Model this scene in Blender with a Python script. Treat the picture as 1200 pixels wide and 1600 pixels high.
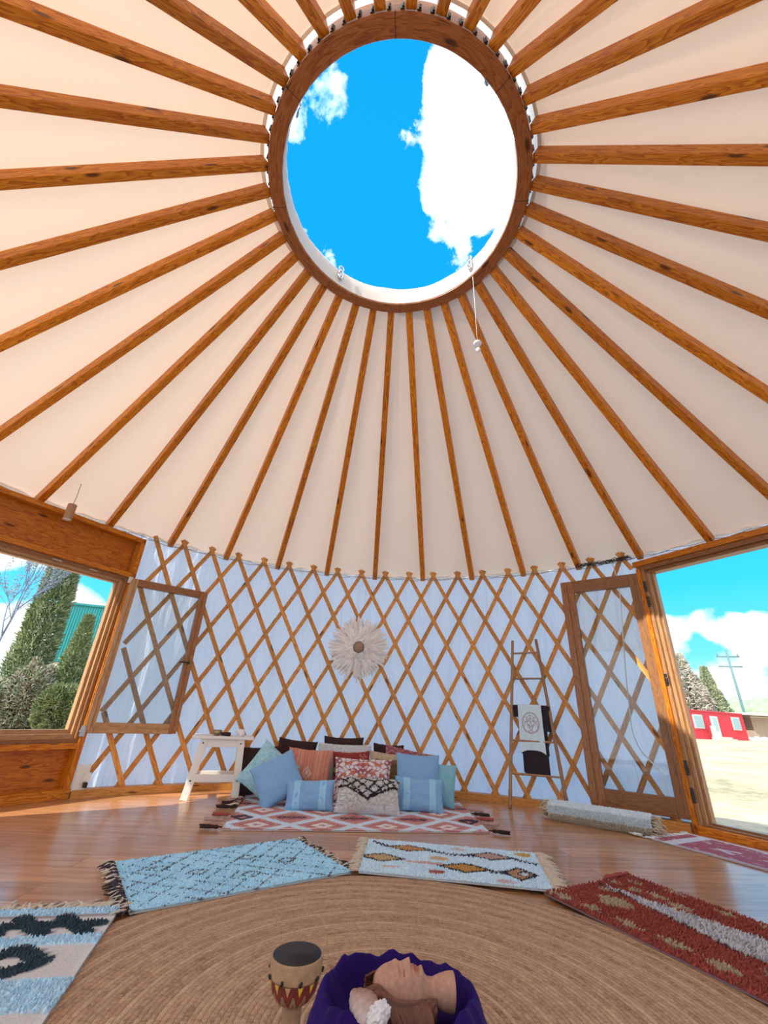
import bpy, bmesh, math, random
import numpy as np
from mathutils import Vector, Matrix, noise
S = bpy.context.scene
for o in list(bpy.data.objects): bpy.data.objects.remove(o)
random.seed(7); rng = np.random.default_rng(7)
PI = math.pi
def R(d): return math.radians(d)

# ------------------------------------------------------------------ camera
CAM = Vector((0.0063, -1.6031, 0.70))
cx_ = Vector((0.99877, -0.02133, 0.04465)); cy_ = Vector((0.04949, 0.43049, -0.90124)); cz_ = Vector((0.0, 0.90234, 0.43102))
cd = bpy.data.cameras.new('camera'); cam = bpy.data.objects.new('camera', cd); S.collection.objects.link(cam)
m = Matrix.Identity(4)
for i in range(3): m[i][0] = cx_[i]; m[i][1] = -cy_[i]; m[i][2] = -cz_[i]; m[i][3] = CAM[i]
cam.matrix_world = m
cd.sensor_fit = 'HORIZONTAL'; cd.sensor_width = 36; cd.lens = 36*656.06/1200; cd.clip_end = 2000; cd.clip_start = .02
S.camera = cam
# ------------------------------------------------------------------ exposure
S.view_settings.view_transform = 'Standard'; S.view_settings.look = 'None'; S.view_settings.gamma = 1
S.view_settings.use_curve_mapping = False; S.view_settings.exposure = 1.72
# ------------------------------------------------------------------ sun
SAZ, SEL = 55, 39
sd = bpy.data.lights.new('sun', 'SUN'); sd.energy = 2.3; sd.angle = R(.6); sd.color = (1, .93, .82)
sun = bpy.data.objects.new('sun', sd); S.collection.objects.link(sun)
sdir = Vector((math.sin(R(SAZ))*math.cos(R(SEL)), math.cos(R(SAZ))*math.cos(R(SEL)), -math.sin(R(SEL))))
sun.rotation_euler = sdir.to_track_quat('-Z', 'Y').to_euler(); sun.location = -sdir*20

# ------------------------------------------------------------------ node helpers
class NT:
    def __init__(s, nt): s.nt = nt; s.n = nt.nodes; s.l = nt.links
    def new(s, t, **k):
        n = s.n.new(t)
        for a, b in k.items():
            if a == 'ins':
                for q, v in b.items():
                    if hasattr(v, 'is_linked') or isinstance(v, bpy.types.NodeSocket): s.l.new(v, n.inputs[q])
                    else: n.inputs[q].default_value = v
            else: setattr(n, a, b)
        return n
    def math(s, op, a, b=0., c=None, clamp=False):
        n = s.n.new('ShaderNodeMath'); n.operation = op; n.use_clamp = clamp
        for i, v in enumerate([a, b] + ([c] if c is not None else [])):
            if isinstance(v, bpy.types.NodeSocket): s.l.new(v, n.inputs[i])
            else: n.inputs[i].default_value = v
        return n.outputs[0]
    def mix(s, f, a, b, typ='MIX'):
        n = s.n.new('ShaderNodeMix'); n.data_type = 'RGBA'; n.blend_type = typ
        for i, v in ((0, f), (6, a), (7, b)):
            if isinstance(v, bpy.types.NodeSocket): s.l.new(v, n.inputs[i])
            else: n.inputs[i].default_value = v if i == 0 else (*v[:3], 1)
        return n.outputs[2]
    def ramp(s, f, stops, interp='LINEAR'):
        n = s.n.new('ShaderNodeValToRGB'); s.l.new(f, n.inputs[0]); e = n.color_ramp.elements
        n.color_ramp.interpolation = interp
        while len(e) < len(stops): e.new(.5)
        for q, (p, c) in zip(e, stops): q.position = p; q.color = (*c[:3], 1) if hasattr(c, '__len__') else (c, c, c, 1)
        return n.outputs[0]
    def noise(s, vec, scale, detail=4, rough=.55, dist=0.):
        n = s.new('ShaderNodeTexNoise', ins={'Scale': scale, 'Detail': detail, 'Roughness': rough, 'Distortion': dist})
        if vec is not None: s.l.new(vec, n.inputs['Vector'])
        return n.outputs[0]
    def map(s, vec, sc=(1, 1, 1), loc=(0, 0, 0), rot=(0, 0, 0)):
        n = s.new('ShaderNodeMapping'); s.l.new(vec, n.inputs[0])
        n.inputs['Scale'].default_value = sc; n.inputs['Rotation'].default_value = rot
        if isinstance(loc, bpy.types.NodeSocket): s.l.new(loc, n.inputs['Location'])
        else: n.inputs['Location'].default_value = loc
        return n.outputs[0]
    def bump(s, h, strength=.3, dist=.01):
        n = s.new('ShaderNodeBump', ins={'Strength': strength, 'Distance': dist}); s.l.new(h, n.inputs['Height']); return n.outputs[0]

# ------------------------------------------------------------------ world: deep blue sky with clouds
W = bpy.data.worlds.new('sky'); S.world = W; W.use_nodes = True
t = NT(W.node_tree); t.n.clear()
tc = t.new('ShaderNodeTexCoord'); gen = tc.outputs['Generated']
sep = t.new('ShaderNodeSeparateXYZ'); t.l.new(gen, sep.inputs[0]); z = sep.outputs[2]
zz = t.math('MAXIMUM', z, 0.0)
# cloud-plane projection
den = t.math('ADD', zz, .16)
cmb = t.new('ShaderNodeCombineXYZ'); t.l.new(t.math('DIVIDE', sep.outputs[0], den), cmb.inputs[0]); t.l.new(t.math('DIVIDE', sep.outputs[1], den), cmb.inputs[1])
nz = t.noise(t.map(gen, (1, 1, 1.5), (3.1, .7, .2)), 3.6, 9, .58, .15)
nz2 = t.noise(cmb.outputs[0], 2.3, 7, .6, .2)
cov = t.math('MULTIPLY', t.math('ADD', t.math('MULTIPLY', nz, .72), t.math('MULTIPLY', nz2, .28)), 1.0)
def blob(c, ang, w, src):
    v = Vector(c).normalized()
    d = t.new('ShaderNodeVectorMath', operation='DOT_PRODUCT'); t.l.new(gen, d.inputs[0]); d.inputs[1].default_value = v
    r = t.new('ShaderNodeMapRange', interpolation_type='SMOOTHSTEP'); t.l.new(d.outputs['Value'], r.inputs[0])
    r.inputs[1].default_value = math.cos(R(ang)); r.inputs[2].default_value = math.cos(R(ang*.35)); r.inputs[3].default_value = 0; r.inputs[4].default_value = w
    return t.math('ADD', src, r.outputs[0])
nz3 = t.noise(gen, 22, 6, .6, .3)
cov = t.math('ADD', cov, t.math('MULTIPLY', t.math('SUBTRACT', nz3, .5), .42))
cov = t.math('ADD', cov, t.ramp(z, [(0, .17), (.10, .13), (.22, .06), (.5, -.22), (1, -.30)]))
cov = t.math('ADD', cov, -.0)
for c, a, w_ in [
    ((.085, .318, .944), 4, .24), ((.140, .367, .921), 6.5, .36), ((.180, .430, .885), 5.5, .30), ((.135, .472, .87), 2.5, .16), ((.21, .34, .91), 6.5, .4), ((-.078, .457, .886), 9, -.16), ((0, .58, .81), 8, -.2), ((.2, .50, .84), 5, -.15), ((-.036, .303, .952), 5, -.12),
    ((-.121, .346, .93), 2.6, .10), ((-.177, .367, .913), 2.6, .08), ((-.0, .398, .917), 1.8, .06), ((.07, .44, .89), 3, .16),
    ((.606, .763, .225), 5, -.30), ((.669, .701, .247), 5, -.28), ((.53, .80, .25), 5, -.2), ((.564, .803, .196), 3.2, .30), ((.618, .766, .179), 2.6, .30), ((.657, .738, .153), 3.4, .28),
    ((.585, .800, .131), 2.2, -.12), ((.62, .775, .12), 2.0, -.08), ((.628, .774, .082), 3, .10), ((.551, .821, .15), 3, .2),
    ((-.647, .734, .22), 3.2, .25), ((-.642, .748, .17), 3, -.25), ((-.558, .81, .165), 2.6, .28), ((-.529, .825, .205), 3.5, -.25), ((-.638, .763, .106), 4, .25)]:
    cov = blob(c, a, w_, cov)
cov = t.math('ADD', cov, t.ramp(t.math('ADD', t.math('MULTIPLY', sep.outputs[1], .5), .5), [(.25, .20), (.5, .0)]))  # unseen bright clouds behind the camera, added to light the interior
cl = t.ramp(cov, [(.51, 0), (.67, 1)])
blue = t.ramp(z, [(0, (.34, .66, .80)), (.06, (.16, .56, .80)), (.25, (.03, .44, .80)), (.6, (.006, .27, .78)), (1, (.004, .24, .76))])
cshade = t.ramp(t.noise(t.map(gen, (1, 1, 2.2), (3.1, .7, .12)), 5.0, 6, .55), [(.36, (.42, .56, .66)), (.54, (.74, .72, .68))])
cgain = t.ramp(z, [(.30, 1), (.55, 2)]); cg = t.new('ShaderNodeVectorMath', operation='SCALE'); t.l.new(cshade, cg.inputs[0]); t.l.new(t.math('MULTIPLY_ADD', t.ramp(z, [(.30, 0), (.55, 1)]), 1.6, 1.), cg.inputs['Scale'])  # higher clouds brightened to add light indoors
colr = t.mix(cl, blue, cg.outputs[0])
hor = t.ramp(z, [(.0, 1), (.05, .55), (.12, 0)])
colr = t.mix(t.math('MULTIPLY', hor, .75), colr, (.80, .92, .90))
belowc = t.ramp(t.math('ADD', z, .5), [(.47, (.42, .38, .28)), (.495, (.42, .38, .28)), (.5, (1, 1, 1))])
colr = t.mix(t.ramp(t.math('ADD', z, .5), [(.49, 1), (.5, 0)]), colr, (.45, .40, .30))
bg = t.new('ShaderNodeBackground', ins={'Strength': 0.56}); t.l.new(colr, bg.inputs[0])
wo = t.new('ShaderNodeOutputWorld'); t.l.new(bg.outputs[0], wo.inputs[0])

# ------------------------------------------------------------------ materials
MATS = {}
def base(name, rough=.6, col=(.8, .8, .8), **k):
    m = bpy.data.materials.new(name); m.use_nodes = True; t = NT(m.node_tree)
    b = t.n['Principled BSDF']; b.inputs['Roughness'].default_value = rough; b.inputs['Base Color'].default_value = (*col, 1)
    for q, v in k.items(): b.inputs[q].default_value = v
    MATS[name] = m
    return m, t, b
def plain(name, col, rough=.6, nscale=30, amt=.12, bump=.15, **k):
    m, t, b = base(name, rough, col, **k)
    tc = t.new('ShaderNodeTexCoord'); n = t.noise(tc.outputs['Object'], nscale, 4)
    c = t.mix(n, [x*(1-amt) for x in col], [min(1, x*(1+amt)) for x in col]); t.l.new(c, b.inputs['Base Color'])
    if bump: t.l.new(t.bump(n, bump, .004), b.inputs['Normal'])
    return m
def wood(name, light, mid, dark, rough=.42, knots=True, coat=.15):
    m, t, b = base(name, rough); b.inputs['Coat Weight'].default_value = coat*.4; b.inputs['Specular IOR Level'].default_value = .35; b.inputs['Coat Roughness'].default_value = .3
    uv = t.new('ShaderNodeUVMap').outputs[0]
    oi = t.new('ShaderNodeObjectInfo'); off = t.new('ShaderNodeCombineXYZ')
    t.l.new(t.math('MULTIPLY', oi.outputs['Random'], 37.), off.inputs[0]); t.l.new(t.math('MULTIPLY', oi.outputs['Random'], 11.3), off.inputs[1])
    v = t.new('ShaderNodeVectorMath', operation='ADD'); t.l.new(uv, v.inputs[0]); t.l.new(off.outputs[0], v.inputs[1]); v = v.outputs[0]
    vo = t.new('ShaderNodeTexVoronoi', voronoi_dimensions='2D', ins={'Scale': 1.0}); t.l.new(t.map(v, (1.5, 5, 1)), vo.inputs['Vector'])
    kd = vo.outputs['Distance']
    bend = t.math('MULTIPLY', t.ramp(kd, [(0, 1), (.35, 0)]), .35)
    n1 = t.noise(t.map(v, (1.1, 9, 1)), 1.6, 3, .5)
    g = t.math('ADD', t.math('MULTIPLY', n1, 6.), bend)
    rings = t.math('FRACT', t.math('MULTIPLY', g, 2.2))
    rings = t.ramp(rings, [(0, 0), (.55, .35), (.9, 1), (1, 0)])
    fine = t.noise(t.map(v, (4, 160, 1)), 1.0, 3, .6)
    f = t.math('ADD', t.math('MULTIPLY', rings, .55), t.math('MULTIPLY', fine, .45))
    c = t.ramp(f, [(.15, light), (.5, mid), (.95, dark)])
    if knots:
        kn = t.ramp(kd, [(.035, 1), (.075, 0)])
        c = t.mix(t.math('MULTIPLY', kn, .85), c, [x*.22 for x in dark])
    tint = t.ramp(oi.outputs['Random'], [(0, (.82, .80, .78)), (1, (1.1, 1.1, 1.1))])
    c = t.mix(1.0, c, tint, 'MULTIPLY')
    t.l.new(c, b.inputs['Base Color']); t.l.new(t.bump(f, .12, .002), b.inputs['Normal'])
    return m
wood('pine_amber', (.78, .30, .020), (.56, .155, .004), (.28, .065, .002))
wood('pine_lath', (.76, .38, .11), (.60, .26, .055), (.34, .12, .02), .5)
wood('pine_panel', (.72, .25, .014), (.52, .135, .004), (.28, .06, .002), .35, True, .3)
wood('brown_frame', (.36, .17, .065), (.28, .115, .038), (.17, .066, .020), .38, False, .3)
wood('pale_frame', (.52, .30, .15), (.42, .225, .10), (.30, .15, .06), .4, False, .3)
wood('bamboo', (.42, .25, .13), (.32, .175, .085), (.18, .09, .04), .4, False, .2)
plain('white_paint', (.82, .80, .76), .45, 60, .04, .05)
plain('dark_metal', (.05, .04, .04), .35, 50, .1, .0, Metallic=.8)
plain('steel', (.55, .57, .6), .25, 50, .1, .0, Metallic=1.)
plain('brass_bowl', (.35, .26, .15), .3, 40, .3, .1, Metallic=.9)
plain('rope_jute', (.35, .27, .18), .9, 200, .3, .4)
plain('black_cord', (.05, .045, .045), .6, 200, .2, .1)
plain('white_plastic', (.75, .76, .74), .4, 50, .03, .0)
plain('light_cable', (.70, .76, .78), .4, 50, .03, .0)
plain('dark_brown_fabric', (.030, .010, .010), .9, 120, .25, .3)
plain('black_fabric', (.018, .012, .020), .9, 120, .25, .3)
plain('denim_blue', (.22, .42, .70), .9, 160, .22, .5)
plain('denim_strip', (.30, .60, .84), .9, 200, .12, .4)
plain('teal_fabric', (.16, .36, .42), .9, 220, .3, .5)
plain('crystal_white', (.85, .86, .9), .15, 50, .03, .1, **{'Transmission Weight': .35})
plain('clay_white', (.80, .80, .82), .6, 40, .1, .3)
plain('straw', (.60, .50, .36), .9, 100, .25, .4)
plain('feather_white', (.86, .84, .82), .8, 60, .05, .1)
plain('woven_brown', (.34, .24, .18), .9, 200, .3, .5)
plain('flat_black', (.012, .008, .010), .6, 40, .4, .1)  # plain near-black for ring joints, pegs and the drum's inside
plain('fringe_white', (.72, .73, .74), .9, 80, .2, .3)
plain('fringe_cream', (.58, .50, .40), .9, 80, .3, .3)
plain('fringe_black', (.04, .03, .035), .9, 80, .4, .3)
plain('tassel_red', (.35, .07, .06), .9, 80, .3, .3)
plain('tassel_pink', (.45, .28, .25), .9, 80, .3, .3)
plain('trunk_bark', (.22, .15, .11), .95, 12, .4, .5)
plain('pale_bark', (.36, .33, .33), .95, 12, .3, .5)
plain('blue_bark', (.16, .22, .34), .9, 12, .3, .3)
plain('pole_grey', (.10, .20, .22), .8, 3, .2, .0)
def vcol(name, rough=.9, bumpscale=250, bs=.3, sheen=0.):
    m, t, b = base(name, rough)
    a = t.new('ShaderNodeAttribute', attribute_name='Col')
    tc = t.new('ShaderNodeTexCoord'); n = t.noise(tc.outputs['Object'], bumpscale, 3)
    c = t.mix(1.0, a.outputs['Color'], t.ramp(n, [(.3, .82), (.7, 1.12)]), 'MULTIPLY')
    t.l.new(c, b.inputs['Base Color']); t.l.new(t.bump(n, bs, .003), b.inputs['Normal'])
    b.inputs['Sheen Weight'].default_value = sheen
vcol('woven', .92); vcol('tufted', .95, 400, .1); vcol('painted_clay', .55, 90, .08); vcol('foliage', .8, 20, .0); vcol('paint_metal', .5, 30, .0)
# canvas
def canvas(name, col, trans, tcol=None, foldscale=1.):
    m = bpy.data.materials.new(name); m.use_nodes = True; t = NT(m.node_tree); t.n.clear(); MATS[name] = m
    tc = t.new('ShaderNodeTexCoord'); n = t.noise(t.map(tc.outputs['Object'], (1, 1, 1 if foldscale == 1 else .16)), 2.2*foldscale, 5, .6, .3); w = t.noise(tc.outputs['Object'], 300, 2)
    c = t.mix(n, [x*.95 for x in col], col)
    bn = t.bump(t.math('ADD', t.math('MULTIPLY', n, 1.), t.math('MULTIPLY', w, .03)), .35 if foldscale == 1 else .9, .03 if foldscale == 1 else .11)
    d = t.new('ShaderNodeBsdfDiffuse'); t.l.new(c, d.inputs[0]); t.l.new(bn, d.inputs['Normal'])
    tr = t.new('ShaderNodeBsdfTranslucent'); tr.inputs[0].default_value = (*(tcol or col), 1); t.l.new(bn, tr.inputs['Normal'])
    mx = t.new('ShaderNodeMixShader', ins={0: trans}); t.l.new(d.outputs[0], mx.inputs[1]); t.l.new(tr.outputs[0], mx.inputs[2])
    o = t.new('ShaderNodeOutputMaterial'); t.l.new(mx.outputs[0], o.inputs[0])
canvas('canvas_roof', (.83, .68, .55), .23, (.90, .68, .50))
canvas('canvas_wall', (.82, .75, .72), .62, (.66, .76, .92), 2.6)  # skylight's blue glow is put into the canvas's transmission tint
canvas('canvas_hem', (.88, .86, .82), .45)
# glass pane: clear coated sheet
m = bpy.data.materials.new('glass_pane'); m.use_nodes = True; t = NT(m.node_tree); t.n.clear(); MATS['glass_pane'] = m
tb = t.new('ShaderNodeBsdfTransparent'); tb.inputs[0].default_value = (.955, .965, .96, 1)
gb = t.new('ShaderNodeBsdfGlossy', ins={'Roughness': .02}); fr = t.new('ShaderNodeFresnel', ins={'IOR': 1.5})
mx = t.new('ShaderNodeMixShader'); t.l.new(t.math('MULTIPLY', fr.outputs[0], 1.3, clamp=True), mx.inputs[0]); t.l.new(tb.outputs[0], mx.inputs[1]); t.l.new(gb.outputs[0], mx.inputs[2])
o = t.new('ShaderNodeOutputMaterial'); t.l.new(mx.outputs[0], o.inputs[0])
# floor boards
m, t, b = base('floor_boards', .32); tc = t.new('ShaderNodeTexCoord')
v = t.map(tc.outputs['Object'], (1, 1, 1), (0, 0, 0), (0, 0, R(-4)))
br = t.new('ShaderNodeTexBrick', offset=.37, ins={'Scale': 1.0, 'Brick Width': 1.28, 'Row Height': .19, 'Mortar Size': .0016, 'Mortar Smooth': .1, 'Color1': (.0, .0, .0, 1), 'Color2': (1, 1, 1, 1), 'Mortar': (.5, .5, .5, 1)})
t.l.new(v, br.inputs['Vector'])
off = t.new('ShaderNodeVectorMath', operation='ADD'); t.l.new(v, off.inputs[0]); sc = t.new('ShaderNodeVectorMath', operation='SCALE'); t.l.new(br.outputs['Color'], sc.inputs[0]); sc.inputs['Scale'].default_value = 7.; t.l.new(sc.outputs[0], off.inputs[1])
g1 = t.noise(t.map(off.outputs[0], (1.2, 14, 1)), 2.0, 5, .6, .4); g2 = t.noise(t.map(off.outputs[0], (2, 60, 1)), 2.5, 3, .6)
f = t.math('ADD', t.math('MULTIPLY', g1, .7), t.math('MULTIPLY', g2, .3))
c = t.ramp(f, [(.30, (.28, .115, .045)), (.46, (.48, .225, .095)), (.62, (.62, .32, .145))])
c = t.mix(1.0, c, t.ramp(br.outputs['Color'], [(0, (.78, .76, .74)), (1, (1.12, 1.1, 1.08))]), 'MULTIPLY')
c = t.mix(br.outputs['Fac'], c, (.08, .04, .02))
t.l.new(c, b.inputs['Base Color']); t.l.new(t.bump(t.math('SUBTRACT', f, br.outputs['Fac']), .08, .003), b.inputs['Normal'])
t.l.new(t.ramp(f, [(.3, .38), (.7, .26)]), b.inputs['Roughness']); b.inputs['Specular IOR Level'].default_value = .7; b.inputs['Coat Weight'].default_value = .45; b.inputs['Coat Roughness'].default_value = .16
# jute spiral
m, t, b = base('jute_braid', .95); tc = t.new('ShaderNodeTexCoord')
s = t.new('ShaderNodeSeparateXYZ'); t.l.new(tc.outputs['Object'], s.inputs[0]); x, y = s.outputs[0], s.outputs[1]
rr = t.math('SQRT', t.math('ADD', t.math('MULTIPLY', x, x), t.math('MULTIPLY', y, y))); an = t.math('ARCTAN2', y, x)
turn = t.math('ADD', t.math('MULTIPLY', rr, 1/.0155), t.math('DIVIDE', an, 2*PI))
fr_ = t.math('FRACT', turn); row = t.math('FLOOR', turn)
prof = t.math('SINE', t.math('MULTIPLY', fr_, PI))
st = t.math('SINE', t.math('ADD', t.math('MULTIPLY', t.math('MULTIPLY', an, rr), 380.), t.math('MULTIPLY', fr_, 5.)))
rown = t.new('ShaderNodeTexWhiteNoise', noise_dimensions='1D'); t.l.new(row, rown.inputs['W'])
pv = t.new('ShaderNodeCombineXYZ'); t.l.new(t.math('MULTIPLY', an, 3.), pv.inputs[0]); t.l.new(row, pv.inputs[1])
pn = t.noise(pv.outputs[0], 2.5, 4, .7); fn = t.noise(tc.outputs['Object'], 120, 4, .75)
hgt = t.math('ADD', t.math('MULTIPLY', prof, .8), t.math('ADD', t.math('MULTIPLY', st, .12), t.math('MULTIPLY', fn, .8)))
cf = t.math('ADD', t.math('MULTIPLY', pn, .40), t.math('ADD', t.math('MULTIPLY', fn, .52), t.math('MULTIPLY', rown.outputs[0], .12)))
c = t.ramp(cf, [(.34, (.16, .08, .04)), (.46, (.44, .26, .15)), (.58, (.60, .39, .24)), (.72, (.72, .51, .33))])
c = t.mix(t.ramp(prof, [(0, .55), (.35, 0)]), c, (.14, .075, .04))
t.l.new(c, b.inputs['Base Color']); t.l.new(t.bump(hgt, .9, .004), b.inputs['Normal'])
# velvet
m, t, b = base('velvet_purple', .7, (.016, .002, .105)); b.inputs['Specular IOR Level'].default_value = .15; b.inputs['Sheen Weight'].default_value = .10; b.inputs['Sheen Tint'].default_value = (.25, .12, .9, 1); b.inputs['Sheen Roughness'].default_value = .35
# dry grass ground
m, t, b = base('dry_grass', .95); tc = t.new('ShaderNodeTexCoord')
n1 = t.noise(tc.outputs['Object'], .35, 8, .7); n2 = t.noise(t.map(tc.outputs['Object'], (1, 1, 1)), 6, 8, .75)
f = t.math('ADD', t.math('MULTIPLY', n1, .55), t.math('MULTIPLY', n2, .45))
c = t.ramp(f, [(.40, (.22, .22, .11)), (.47, (.44, .36, .21)), (.54, (.56, .42, .28)), (.64, (.70, .54, .37))])
t.l.new(c, b.inputs['Base Color']); t.l.new(t.bump(n2, .6, .05), b.inputs['Normal'])

# ------------------------------------------------------------------ object helpers
C = S.collection
def tag(o, label=None, cat=None, group=None, kind=None):
    if label: o['label'] = label
    if cat: o['category'] = cat
    if group: o['group'] = group
    if kind: o['kind'] = kind
    return o
def empty(name, loc=(0, 0, 0), rot=(0, 0, 0)):
    o = bpy.data.objects.new(name, None); C.objects.link(o); o.location = loc; o.rotation_euler = rot; o.empty_display_size = .1; return o
def link(name, me, mat, parent=None, smooth=True, loc=None, rot=None):
    o = bpy.data.objects.new(name, me); C.objects.link(o)
    if mat: me.materials.clear(); me.materials.append(MATS[mat])
    if parent: o.parent = parent
    if loc is not None: o.location = loc
    if rot is not None: o.rotation_euler = rot
    if smooth: me.polygons.foreach_set('use_smooth', [True]*len(me.polygons))
    return o
def pyd(name, V, F, mat, parent=None, cols=None, uv=None, smooth=True, loc=None, rot=None):
    me = bpy.data.meshes.new(name); V = np.asarray(V, float)
    me.from_pydata(V.tolist(), [], [tuple(f) for f in F])
    if cols is not None:
        a = me.color_attributes.new('Col', 'FLOAT_COLOR', 'POINT'); cc = np.ones((len(V), 4)); cc[:, :3] = cols; a.data.foreach_set('color', cc.ravel())
    if uv is not None:
        l = me.uv_layers.new(name='UVMap'); idx = np.zeros(len(me.loops), int); me.loops.foreach_get('vertex_index', idx)
        l.data.foreach_set('uv', np.asarray(uv, float)[idx].ravel())
    me.update()
    return link(name, me, mat, parent, smooth, loc, rot)
def grid_faces(nu, nv, closed_u=False):
    F = []
    for i in range(nu - (0 if closed_u else 1)):
        for j in range(nv-1):
            a = i*nv+j; b_ = ((i+1) % nu)*nv+j; F.append((a, b_, b_+1, a+1))
    return F
def bm_new(): b = bmesh.new(); b.loops.layers.uv.new('UVMap'); return b
def add_box(bm, lo, hi, mat=None, bev=0., uoff=None):
    """box with wood UVs: u runs along the longest axis in metres"""
    lo = Vector(lo); hi = Vector(hi); size = hi-lo; mid = (lo+hi)/2
    r = bmesh.ops.create_cube(bm, size=1.0); vs = r['verts']
    for v in vs: v.co = Vector((v.co.x*size.x, v.co.y*size.y, v.co.z*size.z))
    if bev:
        es = list({e for v in vs for e in v.link_edges})
        rb = bmesh.ops.bevel(bm, geom=es, offset=bev, segments=2, affect='EDGES', profile=.6); vs = list({v for f in rb['faces'] for v in f.verts} | {v for v in vs if v.is_valid})
    ax = max(range(3), key=lambda i: size[i]); oth = [i for i in range(3) if i != ax]
    uvl = bm.loops.layers.uv[0]; uo = random.random()*20 if uoff is None else uoff
    for f in {f for v in vs for f in v.link_faces}:
        n = f.normal if f.normal.length > 0 else Vector((0, 0, 1)); f.normal_update(); n = f.normal
        k = oth[0] if abs(n[oth[1]]) >= abs(n[oth[0]]) else oth[1]
        for l in f.loops: l[uvl].uv = (l.vert.co[ax]+uo, l.vert.co[k]+uo*.37+(.3 if k == oth[0] else 0))
        f.smooth = False
    M_ = Matrix.Translation(mid)
    if mat is not None: M_ = mat @ M_
    for v in vs: v.co = M_ @ v.co
    return vs
def bm_obj(name, bm, mat, parent=None, loc=None, rot=None, smooth=False):
    bmesh.ops.recalc_face_normals(bm, faces=bm.faces[:])
    me = bpy.data.meshes.new(name); bm.to_mesh(me); bm.free()
    return link(name, me, mat, parent, smooth, loc, rot)
def boxobj(name, lo, hi, mat, parent=None, bev=.003, M_=None, loc=None, rot=None):
    b = bm_new(); add_box(b, lo, hi, M_, bev); return bm_obj(name, b, mat, parent, loc, rot)
def frame_at(p, u, n=(0, 0, 1)):
    """matrix whose local x axis is u"""
    u = Vector(u).normalized(); n = Vector(n); s = n.cross(u).normalized(); n = u.cross(s)
    M_ = Matrix.Identity(4)
    for i in range(3): M_[i][0] = u[i]; M_[i][1] = s[i]; M_[i][2] = n[i]; M_[i][3] = p[i]
    return M_
def tube_data(pts, rad, seg=8, cap=True):
    pts = [Vector(p) for p in pts]; n = len(pts); rads = rad if hasattr(rad, '__len__') else [rad]*n
    V = []; UV = []; L = 0; ref = Vector((0, 0, 1))
    T0 = (pts[1]-pts[0]).normalized()
    if abs(T0.dot(ref)) > .95: ref = Vector((1, 0, 0))
    s = T0.cross(ref).normalized()
    for i in range(n):
        T = (pts[min(i+1, n-1)]-pts[max(i-1, 0)]).normalized()
        s = (s-T*s.dot(T)).normalized(); q = T.cross(s)
        if i: L += (pts[i]-pts[i-1]).length
        for k in range(seg):
            a = 2*PI*k/seg; V.append(pts[i]+(s*math.cos(a)+q*math.sin(a))*rads[i]); UV.append((L, k/seg*.2))
    F = [(i*seg+k, i*seg+(k+1) % seg, (i+1)*seg+(k+1) % seg, (i+1)*seg+k) for i in range(n-1) for k in range(seg)]
    if cap: F += [tuple(range(seg))[::-1], tuple((n-1)*seg+k for k in range(seg))]
    return V, F, UV
def tube(name, pts, rad, mat, parent=None, seg=8):
    V, F, UV = tube_data(pts, rad, seg); return pyd(name, V, F, mat, parent, uv=UV)
class Acc:
    def __init__(s): s.V = []; s.F = []; s.U = []; s.Cc = []
    def add(s, V, F, U=None, col=None):
        o = len(s.V); s.V += [tuple(v) for v in V]; s.F += [tuple(i+o for i in f) for f in F]
        s.U += list(U) if U is not None else [(0, 0)]*len(V)
        if col is not None: s.Cc += [col]*len(V)
    def tube(s, pts, rad, seg=6, col=None): V, F, U = tube_data(pts, rad, seg); s.add(V, F, U, col)
    def obj(s, name, mat, parent=None, smooth=True, loc=None, rot=None): return pyd(name, s.V, s.F, mat, parent, cols=s.Cc if s.Cc else None, uv=s.U, smooth=smooth, loc=loc, rot=rot)
def lathe(name, prof, mat, parent=None, seg=40, loc=None, colf=None, rot=None):
    V = []; cols = []
    for (r, z_) in prof:
        for k in range(seg):
            a = 2*PI*k/seg; V.append((r*math.cos(a), r*math.sin(a), z_))
            if colf: cols.append(colf(a, r, z_))
    n = len(prof)
    F = [(i*seg+k, i*seg+(k+1) % seg, (i+1)*seg+(k+1) % seg, (i+1)*seg+k) for i in range(n-1) for k in range(seg)]
    F += [tuple(range(seg))[::-1], tuple((n-1)*seg+k for k in range(seg))]
    return pyd(name, V, F, mat, parent, cols=cols if colf else None, loc=loc, rot=rot)
def tuft_mesh(name, P, D, length, width, cols, mat, parent=None, jit=.35, loc=None):
    """many small blades: P points, D directions"""
    P = np.asarray(P); D = np.asarray(D); N = len(P)
    D = D+rng.normal(0, jit, (N, 3)); D /= np.linalg.norm(D, axis=1)[:, None]
    L = length*(rng.uniform(.7, 1.25, N))[:, None]
    s = np.cross(D, rng.normal(0, 1, (N, 3))); s /= np.linalg.norm(s, axis=1)[:, None]; q = np.cross(D, s)
    w = width; a = P+s*w; b_ = P-s*w*.5+q*w*.87; c_ = P-s*w*.5-q*w*.87
    mid = D*L*.6; k = .8
    tip = P+D*L
    V = np.stack([a, b_, c_, P+mid+s*w*k, P+mid+(-s*.5+q*.87)*w*k, P+mid+(-s*.5-q*.87)*w*k, tip], 1).reshape(-1, 3)
    o = (np.arange(N)*7)[:, None]
    F = []
    base_ = np.array([(0, 1, 4, 3), (1, 2, 5, 4), (2, 0, 3, 5)]); tri = np.array([(3, 4, 6), (4, 5, 6), (5, 3, 6)])
    F = (base_[None]+o[:, :, None]).reshape(-1, 4).tolist()+(tri[None]+o[:, :, None]).reshape(-1, 3).tolist()
    cc = np.repeat(np.asarray(cols), 7, axis=0)
    return pyd(name, V, F, mat, parent, cols=cc, smooth=False, loc=loc)
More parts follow.
